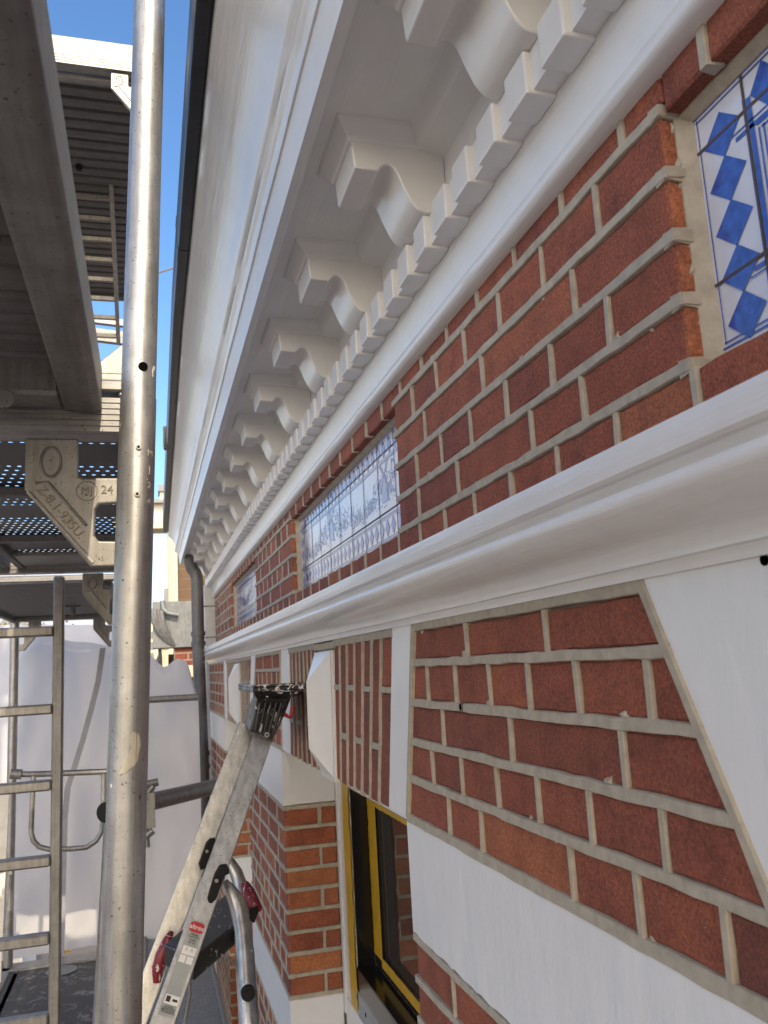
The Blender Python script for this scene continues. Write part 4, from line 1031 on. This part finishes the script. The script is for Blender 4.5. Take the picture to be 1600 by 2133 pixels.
# far stile outer skin (a closed box face towards the camera's left)
# top hood and tray
def P(x, y, Y): return at(x, y, Y)
mb = MB()
ring_b = [P(520, 1523, 4.80), P(566, 1541, 4.80), P(575, 1530, 5.35), P(508, 1506, 5.40)]
ring_m = [P(531, 1482, 4.80), P(592, 1482, 4.80), P(598, 1476, 5.35), P(518, 1470, 5.40)]
ring_n = [P(535, 1456, 4.78), P(600, 1456, 4.78), P(606, 1452, 5.35), P(527, 1452, 5.40)]
ring_t = [P(527, 1442, 4.75), P(622, 1442, 4.70), P(640, 1440, 5.4), P(527, 1440, 5.5)]
rings = [ring_b, ring_m, ring_n, ring_t]; v = [q for r_ in rings for q in r_]; fs = [(0, 1, 2, 3), (12, 13, 14, 15)]
for i in range(3):
    for k in range(4): fs.append((4 * i + k, 4 * i + (k + 1) % 4, 4 * i + 4 + (k + 1) % 4, 4 * i + 4 + k))
mb.add(v, fs)
for k in range(5):        # ribs on the hood
    a = P(532 + k * 9, 1532 - (4 - k) * 2, 4.78); b = P(543 + k * 11, 1462, 4.76); mb.bar(a, b, .016, .02, 0, (1, 0, 0))
mb.build('top_hood', ['black_splat'], sl, bevel=.012)
tx0, tx1 = P(525, 1434, 4.75).x, P(646, 1434, 4.75).x; tz = P(580, 1444, 4.75).z
mb = MB(); mb.box(tx0, tx1 + .0, 4.70, 5.5, tz + .012, tz + .04, 0, .008)
mb.box(tx0, tx1, 4.70, 4.72, tz + .038, tz + .052, 0, .004); mb.box(tx0, tx0 + .02, 4.72, 5.5, tz + .038, tz + .052, 0, .004); mb.build('top_tray', ['black_splat3'], sl)
mb = MB(); c = P(603, 1483, 4.85); mb.tube([c + Vector((-.03, 0, -.01)), c + Vector((0, 0, -.03)), c + Vector((.015, 0, .0)), c + Vector((.02, 0, .03))], .012, 8); mb.build('hook', ['red'], sl, smooth=60)
c = P(555, 1530, 4.79) - Vector((0, .012, 0)); mb = MB(); mb.tube([c, c - Vector((0, .012, 0))], .014, 14); mb.tube([c - Vector((0, .012, 0)), c - Vector((0, .013, 0))], .006, 10, 1); mb.build('rivet', ['alu', 'black'], sl)
# hinge plates
def plate(pts, Y, t_, mat, name, par=sl):
    mb = MB(); v = [P(x, y, Y) for x, y in pts]; v2 = [p + Vector((0, t_, 0)) for p in v]; n = len(v)
    mb.add(v + v2, [tuple(range(n)), tuple(range(2 * n - 1, n - 1, -1))] + [(i, (i + 1) % n, n + (i + 1) % n, n + i) for i in range(n)]); return mb.build(name, [mat], par, bevel=.006)
hp1 = plate([(437, 1748), (447, 1746), (452, 1752), (430, 1808), (418, 1814), (414, 1800), (430, 1756)], 5.02, .03, 'black', 'hinge_plate')
hp2 = plate([(458, 1803), (473, 1801), (478, 1812), (477, 1822), (468, 1824), (452, 1870), (444, 1884), (435, 1883), (432, 1872), (447, 1822)], 4.50, .03, 'black', 'hinge_plate')
for (x, y, Yq, par) in ((431, 1773, 5.01, hp1), (451, 1834, 4.49, hp2)):
    c = P(x, y, Yq); mb = MB(); mb.tube([c, c - Vector((0, .01, 0))], .009, 12); mb.build('rivet', ['alu'], par)
# tread with red side caps
zt_ = -1.34
Q = [onz(342, 1966, zt_), onz(478, 1856, zt_), onz(490, 1925, zt_), onz(404, 1996, zt_)]
mb = MB(); lo_ = [q - Vector((0, 0, .105)) for q in Q]; mb.hexa(lo_ + Q); mb.build('tread', ['black_splat2'], sl, bevel=.01)
dn = Vector((0, 0, -.9))
M['red_wrap'] = make_splat('scuffed_red_plastic', (.22, .018, .03), .60, 70, (1, 1, .3))
red1 = [P(356, 1944, 4.95), P(350, 1956, 4.9), P(337, 1990, 4.9), P(329, 2020, 4.9), P(327, 2046, 4.9)]
mb = MB(); mb.tube(red1, .05, 12, radii=[.015, .024, .034, .032, .02]); mb.build('side_cap', ['red_wrap'], sl, smooth=60)
mb = MB(); mb.tube([P(510, 1843, 4.9), P(518, 1860, 4.85), P(530, 1885, 4.8), P(536, 1898, 4.8)], .04, 12, radii=[.026, .036, .034, .032]); mb.build('side_cap', ['red_wrap'], sl, smooth=60)
plate([(520, 1895), (538, 1888), (539, 1900), (530, 1924), (523, 1920), (517, 1905)], 4.75, .08, 'black', 'foot_lock')
# rear leg: a bent oval tube
rl = [P(468, 1838, 4.62), P(478, 1850, 4.6), P(492, 1875, 4.58), P(500, 1900, 4.56), P(506, 1940, 4.5), P(510, 1990, 4.45), P(514, 2060, 4.38), P(519, 2133, 4.3)]
e_ = rl[-1] + (rl[-1] - rl[-2]).normalized() * 1.2; e_.z = LZ; rl.append(e_)
mb = MB(); mb.tube(rl, .05, 16, radii=[.020, .028, .040, .044, .040, .047, .047, .047, .047]); mb.build('rear_leg', ['ladder_alu'], sl, smooth=70)
rl2 = [p + Vector((.05, .5, .02)) for p in rl]
mb = MB(); mb.tube(rl2, .04, 14, radii=[.022, .028, .036, .038, .038, .04, .04, .04, .04]); mb.build('rear_leg', ['ladder_alu'], sl, smooth=70)
c = P(516, 2066, 4.31); mb = MB(); mb.tube([c, c - Vector((0, .03, 0))], .033, 20); mb.tube([c - Vector((0, .03, 0)), c - Vector((0, .036, 0))], .018, 16); mb.build('rubber_stop', ['black'], sl, smooth=40)
mb = MB(); mb.tube([P(461, 1988, 4.6), P(490, 2006, 4.6)], .006, 8); mb.build('stay_wire', ['alu'], sl, smooth=50)
mb = MB(); mb.tube([P(395, 2030, 4.6), P(396, 2070, 4.6), P(390, 2105, 4.6), P(383, 2140, 4.6)], .008, 8); mb.build('stay_wire', ['alu'], sl, smooth=50)
# sticker on the near stile
dd = (n1 - n0).normalized()
def on_rail(s_, a, e=.0025): return n0 + dd * s_ + wx * a + nn * e
def patch(s0, s1, a0, a1, mat, name, par, e=.0025):
    mb = MB(); mb.add([on_rail(s0, a0, e), on_rail(s0, a1, e), on_rail(s1, a1, e), on_rail(s1, a0, e)], [(0, 1, 2, 3)]); o = mb.build(name, [mat], par)
    sol = o.modifiers.new('t', 'SOLIDIFY'); sol.thickness = .0003; return o
def s_of(ypx):      # distance along the stile at which it crosses the picture row
    lo_s, hi_s = 0, 3.2
    for _ in range(40):
        m_ = (lo_s + hi_s) / 2; q = CAM @ (n0 + dd * m_); yq = q.y / q.z * F + 1066.5
        if yq < ypx: lo_s = m_
        else: hi_s = m_
    return lo_s
lab = patch(s_of(1918), s_of(2118), -.035, .045, 'label', 'sticker', rn); ORG[lab] = ORG[lab]
up_ = -dd
def put(txt, ypx, size, mat, a=.004):
    text('printed_text', txt, size * S, frame(on_rail(s_of(ypx), a, .005), wx, up_), mat, lab)
# red oval logo
mb = MB(); sc_ = s_of(1932); cpts = []
for k in range(24):
    t_ = 2 * math.pi * k / 24; ca, sa = math.cos(t_), math.sin(t_)
    cpts.append(on_rail(sc_ + (abs(sa) ** .6) * math.copysign(1, sa) * .024, .004 + (abs(ca) ** .6) * math.copysign(1, ca) * .036, .0042))
mb.add(cpts, [tuple(range(24))]); lg = mb.build('logo_oval', ['red'], lab); sol = lg.modifiers.new('t', 'SOLIDIFY'); sol.thickness = .0002
put('altrex', 1932, .030, 'label_white')
put('Altrex', 1947, .014, 'ink'); put('Double Decker', 1952, .009, 'ink'); put('5 sport', 1958, .012, 'ink'); put('EN 131', 1964, .011, 'ink')
patch(s_of(1972), s_of(1989), -.028, .038, 'label_white', 'white_box', lab, .004)
put('/\\  /\\', 1979, .022, 'ink'); 
for a0 in (-.028, .007): patch(s_of(1991), s_of(2006), a0, a0 + .030, 'label_white', 'white_box', lab, .004)
patch(s_of(2073), s_of(2092), -.028, .038, 'label_white', 'white_box', lab, .004)
patch(s_of(2076), s_of(2088), -.022, -.002, 'ink', 'black_box', lab, .005); patch(s_of(2080), s_of(2085), .008, .032, 'ink', 'black_box', lab, .005)
put('Altrex B.V.', 2097, .009, 'ink'); put('P.O. Box 30160', 2101, .009, 'ink'); put('8003 CD Zwolle', 2105, .009, 'ink'); put('The Netherlands', 2109, .009, 'ink')

# ------------------------------------------------------------------ neighbours and background
nb = thing('neighbour_house', 'neighbouring brick house with grey zinc gutter box and curved cornice beyond the downpipe', 'house', (1.5, 19, -H))
Y = 17.0
mb = MB(); a = at(318, 1254, Y); b = at(430, 1346, Y); mb.box(a.x, b.x + .3, Y, Y + .5, b.z, a.z, 0, .01); mb.build('gutter_box', ['zinc'], nb)
mb = MB(); mb.tube([at(338, 1252, Y - .05), at(340, 1268, Y - .08), at(350, 1277, Y - .1), at(372, 1281, Y - .1)], .045, 12); mb.build('overflow_pipe', ['zinc'], nb, smooth=60)
for k in range(4):      # curved mouldings running back under the gutter box
    mb = MB(); o1 = k * 7
    mb.tube([at(316 + o1 * .95, 1268 + o1 * .2, Y - .1), at(320 + o1, 1295 + o1 * .3, Y - .1), at(332 + o1, 1318 + o1 * .5, Y - .05), at(350 + o1 * .6, 1338 + o1 * .3, Y)], .06, 10, radii=[.05, .05, .045, .04]); mb.build('cornice_moulding', ['zinc' if k % 2 == 0 else 'galv'], nb, smooth=60)
def bricks_plain(name, x0, x1, y, z0, z1, par, face=True, mats=('brick', 'mortar'), d=.5, bh=.135, bl=.53, tone=.3):
    mb = MB(); mb.box(x0, x1, y, y + d, z0, z1, 1); z = z0; r_ = 0
    while z < z1 - .02:
        x = x0 - (bl / 2 if r_ % 2 else 0)
        while x < x1:
            xa, xb = max(x, x0) + .012, min(x + bl, x1) - .012
            if xb > xa + .02: mb.box(xa, xb, y - .008, y + .01, z + .012, min(z + bh, z1) - .012, 0, 0, random.gauss(tone, .12))
            x += bl
        z += bh; r_ += 1
    return mb.build(name, list(mats), par)
a = at(352, 1346, Y); b = at(432, 1392, Y); bricks_plain('brick_wall', a.x + .1, b.x, Y + .1, b.z - 4, a.z, nb)
mb = MB(); a = at(338, 1350, Y); b = at(352, 1480, Y); mb.box(a.x, b.x, Y + .05, Y + .5, b.z - 2, a.z, 0); mb.build('corner_post', ['cream'], nb)
mb = MB(); a = at(330, 1345, Y); b = at(338, 1480, Y); mb.box(a.x, b.x, Y + .1, Y + .5, b.z - 2, a.z, 0); mb.build('dark_post', ['gutter'], nb)
mb = MB(); a = at(352, 1388, Y); b = at(405, 1410, Y); mb.box(a.x, b.x + .3, Y, Y + .3, b.z, a.z, 0); mb.build('stone_course', ['cream'], nb)
mb = MB(); mb.box(.2, 6, Y + .6, Y + 8, -H, .4, 0); mb.build('house_body', ['mortar_dark'], nb)
# party wall end: pale plaster strip between pipe and brick
pw = MB(); a = at(424, 1222, 13.6); b = at(449, 1500, 13.6); pw.box(a.x, b.x + 1.6, 13.35, 13.9, -H, at(430, 1222, 13.6).z, 0); pw_o = pw.build('party_wall', ['offwhite'], None); tag(pw_o, 'pale plastered wall end between the downpipe and the brick frieze', 'wall')
# tall gable with cream face and brown bricks
ch = thing('chimney_stack', 'tall cream rendered gable end with brown brick side, lit by the sun', 'chimney', (1, 23, 1))
Y = 22.0
a = at(350, 1122, Y); b = at(371, 1256, Y)
mb = MB(); mb.box(a.x, b.x, Y, Y + .6, b.z - 3, a.z + .6, 0, .02); mb.box(a.x + .06, a.x + .12, Y - .04, Y, b.z - 3, a.z + .6, 0); mb.build('rendered_face', ['cream'], ch)
a2 = at(371, 1130, Y + .1); b2 = at(425, 1256, Y + .1); M['brown_brick'] = make_plain('brown_brick', (.15, .095, .055), .85, 0, .3)
bricks_plain('brown_brick_side', a2.x, b2.x + .2, Y + .15, b2.z - 3, a2.z + .5, ch, mats=('brown_brick', 'mortar_dark'), bh=.26, bl=.9)
# distant building with cornice and beam
db = thing('distant_building', 'distant pale building with flat cornice beam, seen right of the big upright tube', 'building', (0, 30, -H))
Y = 30.0
a = at(300, 1046, Y); b = at(356, 1102, Y)
mb = MB(); mb.box(a.x - 1, b.x, Y, Y + 1, at(330, 1085, Y).z, at(330, 1050, Y).z, 0); mb.box(a.x - 1, b.x, Y - .2, Y + 1, at(330, 1102, Y).z, at(330, 1088, Y).z, 1); mb.box(a.x - 1, b.x, Y - .3, Y + 1, at(330, 1050, Y).z, at(330, 1043, Y).z, 2); mb.build('cornice_beam', ['offwhite', 'cream', 'zinc'], db)
a = at(333, 1010, Y); b = at(352, 1044, Y); mb = MB(); mb.box(a.x, b.x, Y, Y + .8, b.z, at(333, 1024, Y).z, 1); mb.box(a.x - .05, b.x + .1, Y - .1, Y + .9, at(333, 1024, Y).z, a.z, 0); mb.build('roof_dormer', ['zinc', 'cream'], db)
mb = MB(); a = at(343, 1226, Y); b = at(352, 1256, Y); mb.box(a.x, b.x, Y, Y + .8, b.z, a.z, 0); mb.build('vent_box', ['zinc'], db)
mb = MB(); a = at(300, 1300, Y); b = at(330, 1400, Y); mb.box(a.x - .2, b.x, Y, Y + 3, -H, a.z, 0); mb.build('facade', ['cream'], db)
for k in range(4):
    mb = MB(); zc = at(320, 1315 + k * 22, Y).z; mb.box(b.x - .38, b.x - .14, Y - .03, Y, zc - .25, zc, 0); mb.build('window', ['zinc'], db)
# far left: church-like pale roofs and tree
fb = thing('far_house', 'faint pale house seen through the gap at the far left edge', 'house', (-5, 34, -H))
Y = 34; a = at(18, 1262, Y); b = at(58, 1330, Y); mb = MB(); mb.box(a.x - .2, b.x, Y, Y + 4, -H, a.z - .8, 0); mb.build('facade', ['offwhite'], fb)
mb = MB(); mb.prism([(a.x - .4, a.z - .8), (b.x + .2, a.z - .8), ((a.x + b.x) / 2, a.z + .2)], 1, Y - .1, Y + 4, 0); mb.build('roof', ['zinc'], fb)
tr = thing('bare_tree', 'blurred brown tree at the far left edge behind the scaffold', 'tree', (-6.3, 26, -H))
mb = MB(); c = at(2, 1400, 26); mb.tube([(c.x, 26, -H), (c.x, 26, -3), (c.x + .1, 26, c.z + .5)], .25, 10, radii=[.3, .22, .08]); mb.build('trunk', ['bark'], tr, smooth=60)
mb = MB(); rg = random.Random(9)
for k in range(2600):
    u = Vector((rg.gauss(0, .7), rg.gauss(0, .8), rg.gauss(-.4, 1.3))); p = Vector((c.x, 26, c.z)) + u
    a = rg.random() * 6.28; s1 = .05; e1 = Vector((math.cos(a), math.sin(a) * .6, rg.uniform(-.5, .5))) * s1; e2 = Vector((rg.uniform(-.4, .4), rg.uniform(-.4, .4), 1)) * s1 * .7
    mb.add([p - e1, p - e2, p + e1, p + e2], [(0, 1, 2, 3)])
mb.build('crown', ['leaf'], tr)
# telephone wire
mb = MB(); mb.tube([at(255, 592, 30), at(330, 568, 30), at(420, 540, 30)], .035, 6); wv = mb.build('overhead_wire', ['galv'], None); tag(wv, 'thin overhead wire crossing the blue sky beside the gutter', 'wire')

# street far below
mb = MB(); mb.box(-900, 900, -900, 900, -H - .4, -H, 0); g_ = mb.build('street', ['asphalt'], None); struct(g_)
